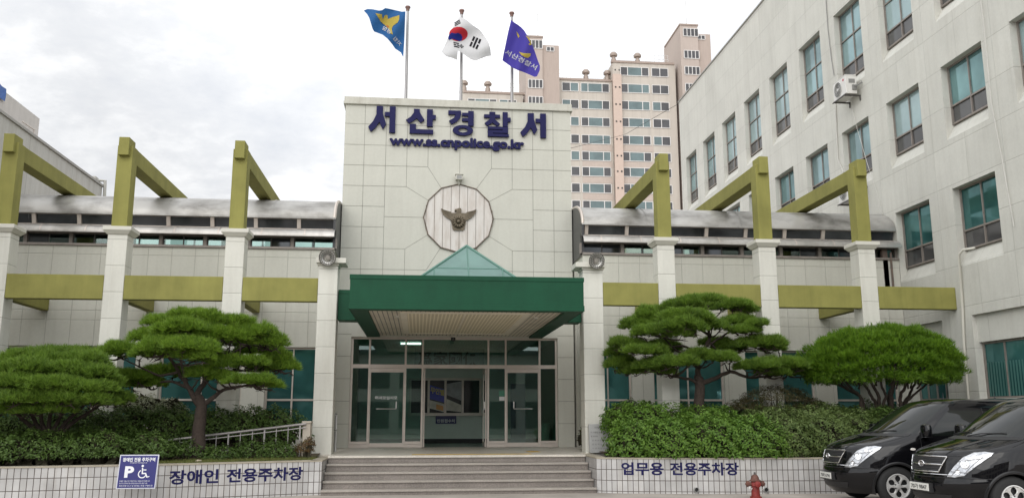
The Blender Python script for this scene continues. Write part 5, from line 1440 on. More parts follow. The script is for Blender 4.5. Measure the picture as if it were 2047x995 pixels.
hx = W(1511, 995, 17.3).x
hy = thing('fire_hydrant', 'red fire hydrant with rusty brown bonnet in front of the white tiled planter', 'fire hydrant', (hx, 17.3, 0))
m_red = plain('faded_red_paint', (0.21, 0.022, 0.018), 0.55, var=0.25, vscale=12, bump=0.2, bscale=60)
m_rust = plain('rusty_bonnet', (0.13, 0.055, 0.04), 0.75, var=0.4, vscale=14, bump=0.3, bscale=60)
Th = Matrix.Translation((hx, 17.3, 0))
b = MB(); b.lathe([(0.0, 0), (0.115, 0), (0.115, 0.035), (0.085, 0.04), (0.078, 0.22), (0.092, 0.235), (0.092, 0.30), (0.072, 0.325)], 20, Th); b.build('barrel', m_red, hy, smooth=40)
b = MB(); b.lathe([(0.072, 0.318), (0.105, 0.322), (0.112, 0.345), (0.085, 0.362), (0.074, 0.40), (0.055, 0.44), (0.03, 0.455), (0.0, 0.457)], 20, Th); b.build('bonnet', m_rust, hy, smooth=40)
b = MB(); b.lathe([(0.028, 0.452), (0.022, 0.47), (0.018, 0.50), (0.0, 0.502)], 6, Th); b.build('operating_nut', m_darkframe, hy)
for sgn in (-1, 1):
    Tn = Th @ Matrix.Translation((sgn * 0.085, 0, 0.275)) @ Matrix.Rotation(sgn * R(90), 4, 'Y')
    b = MB(); b.lathe([(0.036, -0.02), (0.036, 0.03), (0.05, 0.032), (0.05, 0.055), (0.058, 0.06), (0.058, 0.09), (0.03, 0.10), (0.02, 0.115), (0.0, 0.116)], 14, Tn); nz = b.build('nozzle', m_rust, hy, smooth=40)
    b = MB(); b.tube([(hx + sgn * 0.15, 17.25, 0.235), (hx + sgn * 0.14, 17.23, 0.19), (hx + sgn * 0.11, 17.23, 0.17), (hx + sgn * 0.09, 17.24, 0.20)], 0.006, 5); b.build('chain', m_steel, nz)
b = MB(); b.lathe([(0.045, 0.0), (0.045, 0.03), (0.06, 0.032), (0.06, 0.075), (0.03, 0.085), (0.0, 0.086)], 14, Th @ Matrix.Translation((0, -0.08, 0.275)) @ Matrix.Rotation(R(90), 4, 'X')); b.build('nozzle', m_red, hy, smooth=40)
for px, py, lbl in ((1396, 985, 'open drain pipe end in the tiled planter below the lettering'), (1530, 984, 'open drain pipe end in the tiled planter just beside the hydrant')):
    a = W(px, py, 18.25)
    c, n = on_wall(RPp, RPn, RPs, s_of_x(RPp, RPs, a.x))
    b = MB(); b.lathe([(0.052, -0.10), (0.052, 0.05), (0.042, 0.05), (0.042, -0.08), (0.0, -0.08)], 18, Matrix.Translation((c.x, c.y, max(0.085, a.z))) @ Matrix.Rotation(R(90), 4, 'X'))
    b.cur = 1; b.lathe([(0.041, 0.02), (0.0, 0.018)], 18, Matrix.Translation((c.x, c.y, max(0.085, a.z))) @ Matrix.Rotation(R(90), 4, 'X'))
    tag(b.build('drain_outlet', [plain('grey_plastic_pipe', (0.28, 0.28, 0.27), 0.5), m_dark], None, (c.x, c.y, a.z), smooth=40), lbl, 'pipe', 'drain pipes in the planter wall')
b = MB(); a = W(397, 920, 18.75); b.lathe([(0.0, -0.03), (0.05, -0.02), (0.062, 0.01), (0.04, 0.035), (0, 0.04)], 10, Matrix.Translation((a.x, 18.75, 0.71)) @ Matrix.Diagonal((1.1, 0.8, 0.8, 1)))
tag(b.build('stone', plain('pale_stone', (0.45, 0.38, 0.29), 0.8, var=0.2, vscale=20), None, (a.x, 18.75, 0.71), smooth=80), 'small pale round stone lying on the soil under the pruned pine', 'stone')

# ------------------------------------------------------------------ foliage
ng = np.random.default_rng(11)
def unit(n):
    v = ng.normal(size=(n, 3)); return v / np.linalg.norm(v, axis=1, keepdims=True)
def needles(P, A, k, ln, wd, spread):
    """k thin blades from each point of P around axis A."""
    n = len(P)
    P = np.repeat(P, k, 0); A = np.repeat(A, k, 0)
    D = A + unit(n * k) * spread; D /= np.linalg.norm(D, axis=1, keepdims=True)
    Lg = ln * ng.uniform(0.6, 1.15, (n * k, 1))
    B = np.cross(D, unit(n * k)); B /= np.linalg.norm(B, axis=1, keepdims=True) + 1e-9
    V = np.stack([P - B * wd / 2, P + B * wd / 2, P + D * Lg], 1).reshape(-1, 3)
    return V, np.arange(len(V)).reshape(-1, 3)
def pad_points(c, r, n, lo=-0.22):
    """tuft bases and axes over a cloud-like pad: mostly its upper shell, lumpy."""
    u = unit(int(n * 2.2)); u = u[u[:, 2] > lo][:n]
    lump = 1 + 0.22 * np.sin(u[:, 0] * 5 + c[0] * 7) * np.sin(u[:, 1] * 5 + c[1] * 3) + 0.14 * np.sin(u[:, 0] * 11 + u[:, 1] * 9 + c[2] * 5)
    rad = (0.62 + 0.38 * ng.random((len(u), 1)) ** 0.5) * lump[:, None]
    P = np.array(c) + u * rad * np.array(r)
    A = u / np.array(r); A /= np.linalg.norm(A, axis=1, keepdims=True); A = A * 0.7 + np.array([0, 0, 0.75]); A /= np.linalg.norm(A, axis=1, keepdims=True)
    return P, A
def limb(mb, pts, r0, r1, n=7, wob=0.03):
    P = smooth_path([np.array(p, float) for p in pts], 4)
    P = [p + (ng.normal(size=3) * wob * (0.2 if i in (0, len(P) - 1) else 1) * min(r0 * 4, 0.35)) for i, p in enumerate(P)]
    m_ = len(P)
    mb.tube([tuple(p) for p in P], [r0 + (r1 - r0) * (i / (m_ - 1)) ** 0.8 for i in range(m_)], n)

m_pine = leafy('pine_needles', ((0.042, 0.110, 0.012), (0.145, 0.265, 0.020), (0.26, 0.39, 0.045)), 2.5, 0.35)
m_pine_d = leafy('dark_pine_needles', ((0.037, 0.095, 0.013), (0.125, 0.23, 0.022), (0.23, 0.345, 0.05)), 2.5, 0.35)
m_umb = leafy('bright_pine_needles', ((0.038, 0.110, 0.010), (0.115, 0.24, 0.014), (0.20, 0.335, 0.025)), 2.5, 0.35)

def pine(name, label, base, trunk_pts, limbs, pads, mat, dens=900, ln=0.135, wd=0.013, trunk_r=(0.15, 0.05)):
    t_ = thing(name, label, 'tree', base)
    Vs, Fs, off = [], [], 0
    for (c, r, dk) in pads:
        area = r[0] * r[1] + 1.6 * r[2] * (r[0] + r[1]) * 0.5
        n = int(dens * area * 2.6)
        P, A = pad_points(c, r, n)
        V, F = needles(P, A, 9, ln, wd, 0.75)
        Vs.append(V); Fs.append(F + off); off += len(V)
    me = np_mesh('crown', np.concatenate(Vs), np.concatenate(Fs))
    link_mesh('crown', me, mat, t_)
    tb = MB()
    for tp_ in (trunk_pts if isinstance(trunk_pts[0], list) else [trunk_pts]):
        limb(tb, tp_, *trunk_r, 10)
    tb.build('trunk', m_bark, t_, smooth=60)
    bb = MB()
    for pts, r0 in limbs: limb(bb, pts, r0, r0 * 0.3)
    # twigs from the nearest limb into each pad
    ends = [np.array(p, float) for pts, _r in limbs for p in pts[1:]]
    for (c, r, dk) in pads:
        cc = np.array(c) - np.array((0, 0, r[2] * 0.5))
        q = min(ends, key=lambda e_: np.linalg.norm(e_ - cc) + 0.5 * max(0, e_[2] - cc[2]))
        limb(bb, [tuple(q), tuple(q * 0.5 + cc * 0.5 - np.array((0, 0, 0.05))), tuple(cc)], 0.028, 0.012, 5)
        for k in range(5):
            e_ = cc + unit(1)[0] * np.array(r) * 0.7
            limb(bb, [tuple(cc - np.array((0, 0, 0.02))), tuple(e_)], 0.012, 0.005, 4)
    bb.build('branches', m_bark, t_, smooth=60)
    return t_
def z2(x, y): return (x / 2.519, 600 + y / 2.519)
def z4(x, y): return (1180 + x / 2.287, 560 + y / 2.287)
def mk_pads(lst, zf, Y, sc):
    o_ = []
    for q in lst:
        x, y, hw, hh = q[:4]; dy = q[4] if len(q) > 4 else ng.uniform(-0.45, 0.45)
        c = W(*zf(x, y), Y + dy)
        s = (Y + dy) / 1747.5 / sc
        # each pad is a few uneven clumps side by side
        m_ = 4 if hw * s > 0.5 else (3 if hw * s > 0.3 else 2)
        for i in range(m_):
            a = -1 + 2 * (i + 0.5) / m_ + ng.uniform(-0.12, 0.12)
            rw = hw * s * (1.15 / m_ + 0.16) * ng.uniform(0.85, 1.2)
            o_.append(((c.x + a * hw * s * 0.82, c.y + ng.uniform(-0.5, 0.5) * hw * s * 0.6, c.z + (0.32 * (1 - a * a) - 0.22 + ng.uniform(-0.16, 0.16)) * hh * s), (rw, max(rw * 0.95, 0.22), hh * s * ng.uniform(0.62, 0.92)), 0))
    return o_
def wp(zf, x, y, Y): return tuple(W(*zf(x, y), Y))

# pruned pine on the ramp side
Y2 = 19.75
pads2 = [(990, 85, 110, 42), (860, 120, 115, 48), (1140, 115, 110, 45), (960, 150, 150, 50, -0.7), (1260, 165, 115, 55), (760, 190, 100, 48), (1350, 215, 85, 55), (1120, 190, 140, 50, -0.6), (1395, 300, 60, 50), (1300, 260, 110, 45, 0.5),
         (880, 245, 175, 62, -1.1), (740, 275, 80, 50, -0.8), (600, 265, 90, 48, -0.3), (980, 285, 90, 45, -1.0), (1200, 320, 130, 42, -0.4), (1420, 340, 70, 42, 0.2), (1330, 350, 80, 40, 0.5), (640, 395, 110, 45, 0.2), (740, 420, 90, 45, 0.5), (850, 370, 110, 45, 0.6), (1040, 380, 95, 42, -0.5), (1130, 395, 60, 32, -0.4), (1270, 415, 110, 42, -0.5), (1340, 430, 60, 35, -0.2), (570, 420, 60, 45, 0.4), (1080, 300, 100, 40, 0.6), (1230, 220, 120, 45, 0.7), (900, 190, 130, 45, 0.6)]
P2 = mk_pads(pads2, z2, Y2, 2.519)
q = lambda x, y, d=0.0: wp(z2, x, y, Y2 + d)
pine('pine_tree', 'pruned pine with thick dark trunk standing behind the disabled parking lettering', (-4.55, Y2, 0.66),
     [(-4.62, Y2, 0.5), q(1002, 640), q(1015, 520), q(985, 480)],
     [([q(1000, 520), q(955, 445), q(915, 380), q(880, 320, -.4), q(830, 260, -.8)], 0.075), ([q(1010, 530), q(1075, 490), q(1110, 455), q(1180, 440, -.3), q(1270, 420, -.4)], 0.065), ([q(985, 480), q(1040, 400, .2), q(1080, 300, .3), q(1120, 200, .2), q(1100, 120)], 0.07),
      ([q(950, 440), q(860, 405, .2), q(740, 425, .3), q(640, 410, .2)], 0.04), ([q(900, 360), q(800, 375), q(700, 330, -.2), q(610, 285, -.3)], 0.035), ([q(1060, 330), q(1150, 280, .1), q(1250, 225, .2), q(1340, 240)], 0.045), ([q(1075, 370), q(1200, 350, -.2), q(1320, 360, .2), q(1410, 350, .2)], 0.035), ([q(940, 420), q(900, 250, .2), q(900, 150, .2)], 0.04)],
     P2, m_pine, 800, 0.14, 0.013, (0.165, 0.09))
# round multi-stemmed pine at the photograph edge
Y1 = 18.9
pads1 = [(150, 300, 150, 42), (290, 285, 170, 45), (400, 310, 120, 45), (60, 340, 110, 48), (210, 350, 180, 50, -0.7), (400, 370, 140, 55, -0.6), (480, 350, 80, 50), (-60, 350, 110, 60), (100, 430, 130, 52, -1.0), (290, 430, 130, 50, -1.0), (450, 450, 110, 50, -0.8), (540, 420, 70, 50, -0.2), (560, 490, 80, 45, 0.2), (20, 480, 110, 50, -0.7), (190, 500, 150, 52, -1.1), (380, 510, 120, 48, -0.9), (610, 510, 60, 38, 0.4), (-70, 470, 90, 60), (70, 560, 90, 40, -0.6), (300, 380, 170, 50, 0.7), (100, 390, 150, 50, 0.8), (500, 520, 90, 40, -0.3), (250, 555, 110, 36, -0.7)]
P1_ = mk_pads(pads1, z2, Y1, 2.519)
q = lambda x, y, d=0.0: wp(z2, x, y, Y1 + d)
stems = [[q(250 + 8 * k, 720), q(230 + s * 0.4, 640, .1), q(220 + s, 540, .1 * k - .3)] for k, s in enumerate((-160, -80, -20, 40, 110, 190, 260))]
pine('pine_tree', 'low round pine with many stems at the photograph edge behind the tiled planter', (W(*z2(260, 720), Y1).x, Y1, 0.66), stems,
     [([s[-1], tuple(np.array(s[-1]) + np.array((0.15 * (i - 3), 0.1 * (i % 3 - 1), 0.55)))], 0.035) for i, s in enumerate(stems)], P1_, m_pine_d, 800, 0.14, 0.013, (0.06, 0.032))
# tall layered pine beside the tower
Y3 = 20.35
pads3 = [(540, 95, 95, 32), (450, 120, 100, 40), (640, 125, 85, 36), (700, 145, 50, 26), (330, 170, 120, 46), (450, 170, 110, 42, -0.7), (230, 215, 75, 44), (330, 245, 120, 46, -0.5), (430, 215, 100, 46, -0.9), (560, 215, 70, 32, -0.4), (680, 195, 80, 32), (760, 205, 40, 22), (710, 235, 60, 24, -0.3), (170, 300, 75, 34), (250, 330, 95, 36, -0.4), (330, 310, 70, 34, 0.5), (140, 390, 70, 44, 0.3), (190, 425, 50, 30, 0.2), (290, 395, 75, 40, -0.3), (400, 385, 85, 40, -0.7), (500, 350, 70, 34, -0.5), (600, 365, 85, 36, -0.6), (640, 315, 75, 34, 0.3), (770, 295, 105, 36), (840, 320, 45, 26), (570, 290, 55, 30, 0.4), (760, 405, 90, 36, -0.4), (870, 395, 110, 38), (930, 430, 70, 40, 0.2), (830, 430, 70, 26, -0.2), (110, 340, 40, 30, 0.4), (330, 425, 50, 24, -0.2)]
P3_ = mk_pads(pads3, z4, Y3, 2.287)
q = lambda x, y, d=0.0: wp(z4, x, y, Y3 + d)
pine('pine_tree', 'tall layered pine with reddish limbs growing out of the azaleas next to the tower', (W(*z4(500, 570), Y3).x, Y3, 0.66),
     [(W(*z4(500, 570), Y3).x, Y3, 0.6), q(500, 560), q(500, 470), q(495, 440)],
     [([q(500, 465), q(490, 400), q(500, 350), q(530, 300), q(545, 260), q(535, 190), q(540, 110)], 0.075), ([q(500, 475), q(450, 450), q(380, 440, -.2), q(300, 405, -.3)], 0.05), ([q(510, 470), q(570, 450), q(640, 420, -.2), q(720, 445, -.1), q(800, 440), q(900, 425)], 0.065), ([q(490, 400), q(440, 350, .1), q(380, 310), q(330, 255, -.3)], 0.045), ([q(520, 310), q(600, 260), q(660, 225), q(740, 215)], 0.035), ([q(500, 350), q(420, 300, .1), q(300, 320, -.2), q(180, 310)], 0.04), ([q(440, 350), q(330, 350, .2), q(220, 380, .2), q(150, 400, .2)], 0.035), ([q(540, 250), q(460, 200, -.4), q(400, 180, -.4), q(320, 180)], 0.035), ([q(540, 280), q(600, 330, .2), q(690, 320, .2), q(780, 310)], 0.035)],
     P3_, m_pine_d, 1050, 0.14, 0.013, (0.14, 0.10))
# umbrella pine
Y4 = 20.3
t4 = thing('pine_tree', 'umbrella shaped bright green pine with many bare stems behind the vans', 'tree', (W(*z4(1330, 575), Y4).x, Y4, 0.66))
cA, cB, cT, cBt = W(*z4(985, 385), Y4), W(*z4(1672, 425), Y4), W(*z4(1330, 212), Y4), W(*z4(1330, 420), Y4)
cc = np.array(((cA.x + cB.x) / 2, Y4, cBt.z + 0.02)); rr = np.array(((cB.x - cA.x) / 2, 1.45, cT.z - cBt.z - 0.05))
rr = rr * np.array((.96, 1, .95))
n = 7500
u = unit(n * 2); u = u[u[:, 2] > -0.12][:n]
el = np.abs(u) ; u2 = np.sign(u) * el ** 0.85; u2 /= np.linalg.norm(u2, axis=1, keepdims=True)
lump = 1 + 0.05 * np.sin(u[:, 0] * 13 + 1) * np.sin(u[:, 1] * 12 + 2) + 0.045 * np.sin(u[:, 0] * 33 + u[:, 2] * 27) * np.sin(u[:, 1] * 29 + 2)
Pn = cc + u2 * rr * (lump * (0.86 + 0.14 * ng.random(len(u)) ** 0.5))[:, None]
drop = ng.random(len(u)) < 0.25
Pn[drop] = cc + u2[drop] * rr * (0.55 + 0.4 * ng.random((drop.sum(), 1)))
An = u2 / rr; An /= np.linalg.norm(An, axis=1, keepdims=True); An = An * 0.8 + np.array([0, 0, 0.6])
V, F = needles(Pn, An / np.linalg.norm(An, axis=1, keepdims=True), 9, 0.13, 0.012, 0.6)
uc = unit(420); uc = uc[uc[:, 2] > -0.05][:150]
uc2 = np.sign(uc) * np.abs(uc) ** 0.85; uc2 /= np.linalg.norm(uc2, axis=1, keepdims=True)
VV, FF, off = [V], [F], len(V)
for w_ in uc2:
    s_ = ng.uniform(0.75, 1.25)
    P, A = pad_points(tuple(cc + w_ * rr * ng.uniform(0.88, 1.0)), (0.26 * s_, 0.26 * s_, 0.15 * s_), 75, -0.1)
    a_, b_ = needles(P, A + 0.35 * w_, 9, 0.12, 0.012, 0.6); VV.append(a_); FF.append(b_ + off); off += len(a_)
V, F = np.concatenate(VV), np.concatenate(FF)
# ragged skirt of tufts hanging below the rim
a_ = ng.uniform(0, 2 * math.pi, 2200); rad = ng.uniform(0.35, 1.02, 2200) ** 0.5
Pk = cc + np.stack([np.cos(a_) * rr[0] * rad, np.sin(a_) * rr[1] * rad, -0.10 - 0.22 * ng.random(2200) * (0.4 + 0.6 * np.abs(np.sin(a_ * 5)))], 1)
V2, F2 = needles(Pk, np.tile(np.array([[0, 0, 0.3]]), (2200, 1)) + 0.4 * unit(2200), 8, 0.12, 0.012, 0.8)
link_mesh('crown', np_mesh('crown', np.concatenate([V, V2]), np.concatenate([F, F2 + len(V)])), m_umb, t4)
tb = MB()
for k, (bx, ex, r0) in enumerate(((1250, 1060, .05), (1240, 1130, .055), (1310, 1190, .055), (1320, 1260, .06), (1340, 1330, .05), (1375, 1370, .085), (1380, 1400, .08), (1420, 1470, .06), (1430, 1530, .05), (1440, 1590, .04))):
    dd = ng.uniform(-0.5, 0.5)
    p0, p1, p2, p3 = q0 = [wp(z4, bx, 590, Y4 + dd * .3), wp(z4, bx + (ex - bx) * .15 + ng.uniform(-14, 14), 530, Y4 + dd * .4), wp(z4, bx + (ex - bx) * .55 + ng.uniform(-16, 16), 475, Y4 + dd * .8), wp(z4, ex, 400, Y4 + dd * 1.4)]
    limb(tb, [(p0[0], p0[1], 0.6), *q0], r0, r0 * .45)
tb.build('trunk', m_bark, t4, smooth=60)
bb = MB()
for k in range(46):
    bx = ng.uniform(1120, 1560); dd = ng.uniform(-0.7, 0.7)
    limb(bb, [wp(z4, bx, 500 - ng.uniform(0, 60), Y4 + dd * .6), wp(z4, bx + (bx - 1335) * .12 + ng.uniform(-20, 20), 450, Y4 + dd), wp(z4, bx + (bx - 1335) * .3, 380, Y4 + dd * 1.5)], 0.022, 0.010, 5)
bb.build('branches', m_bark, t4, smooth=60)

# ---- shrubs and hedges: many small folded leaves over lumpy mounds
def leaves(P, N, size, asp=0.5):
    n = len(P)
    D = np.cross(N, unit(n)); D /= np.linalg.norm(D, axis=1, keepdims=True) + 1e-9
    B = np.cross(N, D)
    s = size * ng.uniform(0.6, 1.25, (n, 1))
    tip = P + D * s + N * s * 0.12; base = P - D * s * 0.1
    l = P + D * s * 0.45 - B * s * asp * 0.5 + N * s * 0.16; r_ = P + D * s * 0.45 + B * s * asp * 0.5 + N * s * 0.16
    V = np.stack([base, l, tip, r_], 1).reshape(-1, 3)
    k = np.arange(n)[:, None] * 4
    return V, np.concatenate([k + np.array([[0, 1, 2]]), k + np.array([[0, 2, 3]])], 1).reshape(-1, 3)
def mound(name, label, cat, blobs, mat, dens, size, z0=0.60, group=None, twigs=True, asp=0.5, core=True, low=-0.2, up=0.5):
    """blobs: (x, y, z, rx, ry, rz) ellipsoids that make the plant's body."""
    B_ = np.array(blobs, float)
    t_ = thing(name, label, cat, (B_[:, 0].mean(), B_[:, 1].mean(), z0), group)
    Vs, Fs, off = [], [], 0
    for b_ in B_:
        r = b_[3:6]
        n = int(dens * (r[0] * r[1] + r[2] * (r[0] + r[1])) * 3.0)
        u = unit(n * 2); u = u[u[:, 2] > low][:n]
        lump = 1 + 0.15 * np.sin(u[:, 0] * 6 + b_[0] * 5) * np.sin(u[:, 1] * 6 + b_[1] * 5) + 0.12 * np.sin(u[:, 0] * 13 + u[:, 2] * 11 + b_[0])
        P = b_[:3] + u * r * (lump * (0.78 + 0.27 * ng.random(len(u)) ** 0.6))[:, None]
        keep = P[:, 2] > z0 - 0.02
        for o2 in B_:
            if o2 is b_ or (o2 == b_).all(): continue
            keep &= ((((P - o2[:3]) / (o2[3:6] * 0.8)) ** 2).sum(1) > 1)
        P, u = P[keep], u[keep]
        N = u / r; N /= np.linalg.norm(N, axis=1, keepdims=True); N = N + unit(len(N)) * 0.75 + np.array([0, 0, up]); N /= np.linalg.norm(N, axis=1, keepdims=True)
        V, F = leaves(P, N, size, asp)
        Vs.append(V); Fs.append(F + off); off += len(V)
    link_mesh('foliage', np_mesh('foliage', np.concatenate(Vs), np.concatenate(Fs)), mat, t_)
    tw_ = MB()
    for b_ in B_:
        for k in range(14):
            e_ = b_[:3] + unit(1)[0] * b_[3:6] * 0.85; e_[2] = max(e_[2], z0 + 0.1)
            limb(tw_, [(b_[0] + ng.uniform(-.5, .5) * b_[3] * .6, b_[1] + ng.uniform(-.3, .3) * b_[4], z0 - 0.05), tuple((e_ + b_[:3]) / 2), tuple(e_)], 0.014, 0.005, 4)
    if core:
        for b_ in B_:   # a dense inside of twigs and old leaves
            u = unit(260)
            P = b_[:3] + u * b_[3:6] * ng.uniform(0.25, 0.72, (260, 1)); P = P[P[:, 2] > z0]
            V, F = leaves(P, unit(len(P)), 0.22, 0.9)
            tw_.add(V.tolist(), F.tolist())
    tw_.build('stems', plain('shrub_stems', (0.045, 0.04, 0.022), 0.9, var=0.3, vscale=10), t_)
    return t_
m_azalea = leafy('azalea_leaves', ((0.045, 0.115, 0.013), (0.10, 0.20, 0.025), (0.19, 0.315, 0.05)), 2.0, 0.35)
m_azalea_d = leafy('dark_box_leaves', ((0.040, 0.081, 0.016), (0.069, 0.121, 0.023), (0.103, 0.167, 0.034)), 2.0, 0.25)
m_pale = leafy('pale_willow_leaves', ((0.07, 0.12, 0.03), (0.11, 0.165, 0.045), (0.18, 0.235, 0.07)), 2.2, 0.3)
m_maple = leafy('brown_green_leaves', ((0.06, 0.055, 0.022), (0.075, 0.085, 0.03), (0.13, 0.10, 0.04)), 2.5, 0.3)
mound('azalea_shrub', 'bright green azalea mass overhanging the tiled planter beside the stone plaque', 'shrub',
      [(4.72, 19.2, 0.92, .6, .6, .55), (5.45, 18.98, .96, .75, .66, .60), (6.35, 18.82, .96, .8, .66, .64), (7.25, 18.76, .95, .75, .66, .60), (5.3, 20.0, 1.35, .95, .6, .52), (6.6, 20.0, 1.3, 1.0, .7, .5), (4.9, 20.6, 1.5, .6, .5, .38)], m_azalea, 1400, 0.07, z0=0.76, low=-0.6)
mound('willow_shrub', 'paler fine leaved shrub between the azaleas and the first van', 'shrub',
      [(8.05, 18.85, .97, .68, .64, .6), (8.85, 18.9, 1.02, .75, .66, .6), (9.7, 19.2, 1.1, .8, .6, .6), (8.3, 20.0, 1.35, .9, .6, .45), (9.4, 20.1, 1.4, .9, .6, .45)], m_pale, 1500, 0.075, asp=0.32, z0=0.76, low=-0.6)
mound('box_hedge', 'dark clipped hedge at the wall foot behind azaleas and umbrella pine stems', 'hedge',
      [(5.4, 21.8, 1.35, .8, .6, .55), (6.8, 21.6, 1.35, 1.0, .6, .5), (8.3, 21.5, 1.4, 1.0, .6, .5), (9.9, 21.3, 1.4, 1.0, .6, .5), (11.2, 20.9, 1.35, .9, .7, .5), (12.5, 20.5, 1.3, .8, .8, .5), (10.8, 19.6, 1.15, .8, .8, .6)], m_azalea_d, 1200, 0.07)
c = W(1548, 775, 20.9)
mound('maple_shrub', 'brownish feathery shrub drooping under the layered pine limb', 'shrub', [(c.x - .55, 20.9, 1.78, .6, .5, .22), (c.x, 20.8, 2.0, .8, .6, .30), (c.x + .6, 20.9, 1.80, .55, .5, .25), (c.x + .1, 20.7, 1.6, .9, .5, .3)], m_maple, 1500, 0.055, 0.8, asp=0.28, core=False)
mound('box_hedge', 'dark clipped hedge behind the ramp railing and pruned pine', 'hedge',
      [(x, 20.85, 1.22, .75, .42, .56) for x in (-9.6, -8.6, -7.6, -6.6, -5.6, -4.7, -3.85, -3.3)], m_azalea_d, 1300, 0.065)
mound('box_shrub', 'low dark shrubs filling the planter behind the blue parking sign', 'shrub',
      [(-8.4, 18.2, .85, .8, .6, .38), (-7.4, 18.35, .9, .8, .6, .42), (-6.4, 18.6, .9, .8, .6, .42), (-5.5, 19.0, .88, .65, .55, .38), (-9.4, 18.2, .9, .8, .7, .45), (-6.6, 19.6, 1.0, 1.0, .6, .45)], m_azalea_d, 1500, 0.058)
mound('ground_shrub', 'thin dark green growth between the railing posts by the pine trunk', 'shrub',
      [(-4.15, 19.6, .76, .4, .35, .22), (-3.6, 19.9, .8, .45, .3, .28), (-3.05, 20.0, .78, .4, .3, .3), (-4.9, 19.8, .82, .5, .35, .28)], m_azalea_d, 1400, 0.055, core=False)
c = W(612, 880, 19.9)
mound('barberry_shrub', 'small brownish shrub at the foot of the pillar by the stone post', 'shrub', [(c.x - .02, 19.9, .88, .19, .18, .17), (c.x + .07, 19.85, 1.0, .12, .12, .14)], leafy('barberry_leaves', ((0.09, 0.07, 0.02), (0.14, 0.11, 0.03), (0.12, 0.05, 0.03)), 6, .2), 2600, 0.04, core=False)
c = W(282, 808, 21.3)
mound('flowering_shrub', 'pale blossoming bush between the two ramp side pines', 'shrub', [(c.x, 21.3, c.z - .1, .5, .35, .32), (c.x + .55, 21.4, c.z - .12, .4, .35, .25)], leafy('pale_blossom', ((0.14, 0.17, 0.05), (0.34, 0.35, 0.24), (0.42, 0.44, 0.32)), 5, .3), 1500, 0.055)
mound('box_shrub', 'little dark shrub in the gap between the tower and the plaque pillar', 'shrub', [(4.38, 22.4, .98, .2, .3, .32), (4.42, 23.0, 1.05, .2, .25, .35)], m_azalea_d, 1500, 0.06)
# grass and fallen needles on the planter soil
def in_planter(n, x0, x1):
    X_ = ng.uniform(x0, x1, n); out_ = []
    for x in X_:
        c_, n_ = on_wall(LPp, LPn, LPs, s_of_x(LPp, LPs, min(x, -2.1)))
        out_.append((x, c_.y + 0.3 + ng.random() ** 1.3 * 1.3, 0.665))
    return np.array(out_)
Pg = in_planter(2600, -5.6, -2.2)
V, F = needles(Pg, np.tile(np.array([[0, 0, 1.0]]), (len(Pg), 1)), 5, 0.09, 0.010, 0.7)
me = np_mesh('grass', V, F)
tag(link_mesh('grass', me, leafy('planter_grass', ((0.07, 0.11, 0.02), (0.12, 0.17, 0.03), (0.20, 0.17, 0.06)), 3, .2)), 'short green grass on the planter soil under the pruned pine', 'grass', kind='stuff')
# ------------------------------------------------------------------ the two black vans
ZL = [.20, .28, .35, .50, .60, .66, .72, .80, .90, .97, 1.02, 1.06, 1.10, 1.15, 1.19, 1.23, 1.27, 1.35, 1.50, 1.65, 1.76, 1.82, 1.86, 1.89, 1.910, 1.922]
XF = [.16, .07, .03, .0, .005, .03, .035, .05, .075, .10, .14, .21, .32, .48, .62, .76, .88, .99, 1.21, 1.44, 1.62, 1.74, 1.86, 2.02, 2.30, 3.0]
WH = [.84, .90, .925, .95, .96, .962, .962, .962, .96, .955, .95, .948, .945, .94, .935, .93, .925, .905, .86, .81, .765, .73, .68, .60, .45, .10]
LC = [.85, .88, .90, .92, .92, .92, .92, .92, .92, .92, .92, .90, .88, .85, .80, .75, .72, .68, .60, .55, .50, .48, .46, .44, .40, .1]
XR = [5.02, 5.06, 5.10, 5.12, 5.12, 5.12, 5.12, 5.12, 5.12, 5.11, 5.11, 5.10, 5.10, 5.09, 5.09, 5.08, 5.08, 5.06, 5.03, 5.0, 4.97, 4.93, 4.88, 4.80, 4.6, 3.4]
def prof(z):
    i = lambda A: float(np.interp(z, ZL, A))
    return i(XF), i(WH), i(LC), i(XR)
def front_pt(y, z):
    xf, w, l, xr = prof(z)
    k = min(0.9995, abs(y) / w)
    return Vector((xf + l * (1 - math.sqrt(1 - k ** 2.15)), y, z))
def front_off(y, z, d):
    p = front_pt(y, z); e_ = 0.01
    n = (front_pt(y + e_, z) - front_pt(y - e_, z)).cross(front_pt(y, z + e_) - front_pt(y, z - e_))
    n.normalize()
    if n.x > 0: n = -n
    return p + n * d
def side_pt(x, z, d=0.0):
    _xf, w, _l, _xr = prof(z)
    return Vector((x, w + d, z))
m_paint = plain('black_car_paint', (0.004, 0.004, 0.005), 0.3, var=0.02, spec=0.0, coat=1.0, coat_ior=1.46, vec='Object')
m_carglass = plain('dark_car_glass', (0.008, 0.010, 0.009), 0.05, var=0.02, spec=0.0, coat=1.0, coat_ior=1.5, vec='Object')
m_rubber = plain('tyre_rubber', (0.018, 0.018, 0.018), 0.85, var=0.15, vec='Object')
m_alloy = plain('alloy_wheel', (0.62, 0.615, 0.60), 0.35, 0.35, var=0.08, vec='Object')
m_chrome = plain('chrome', (0.75, 0.75, 0.76), 0.12, 1.0, var=0.02, vec='Object')
m_blackplastic = plain('black_plastic', (0.014, 0.014, 0.015), 0.5, var=0.1, vec='Object')
m_lamp = plain('lamp_reflector', (0.50, 0.51, 0.53), 0.18, 0.75, var=0.35, vscale=22, vec='Object')
m_plate = plain('white_plate', (0.66, 0.66, 0.62), 0.45, var=0.04, vec='Object')

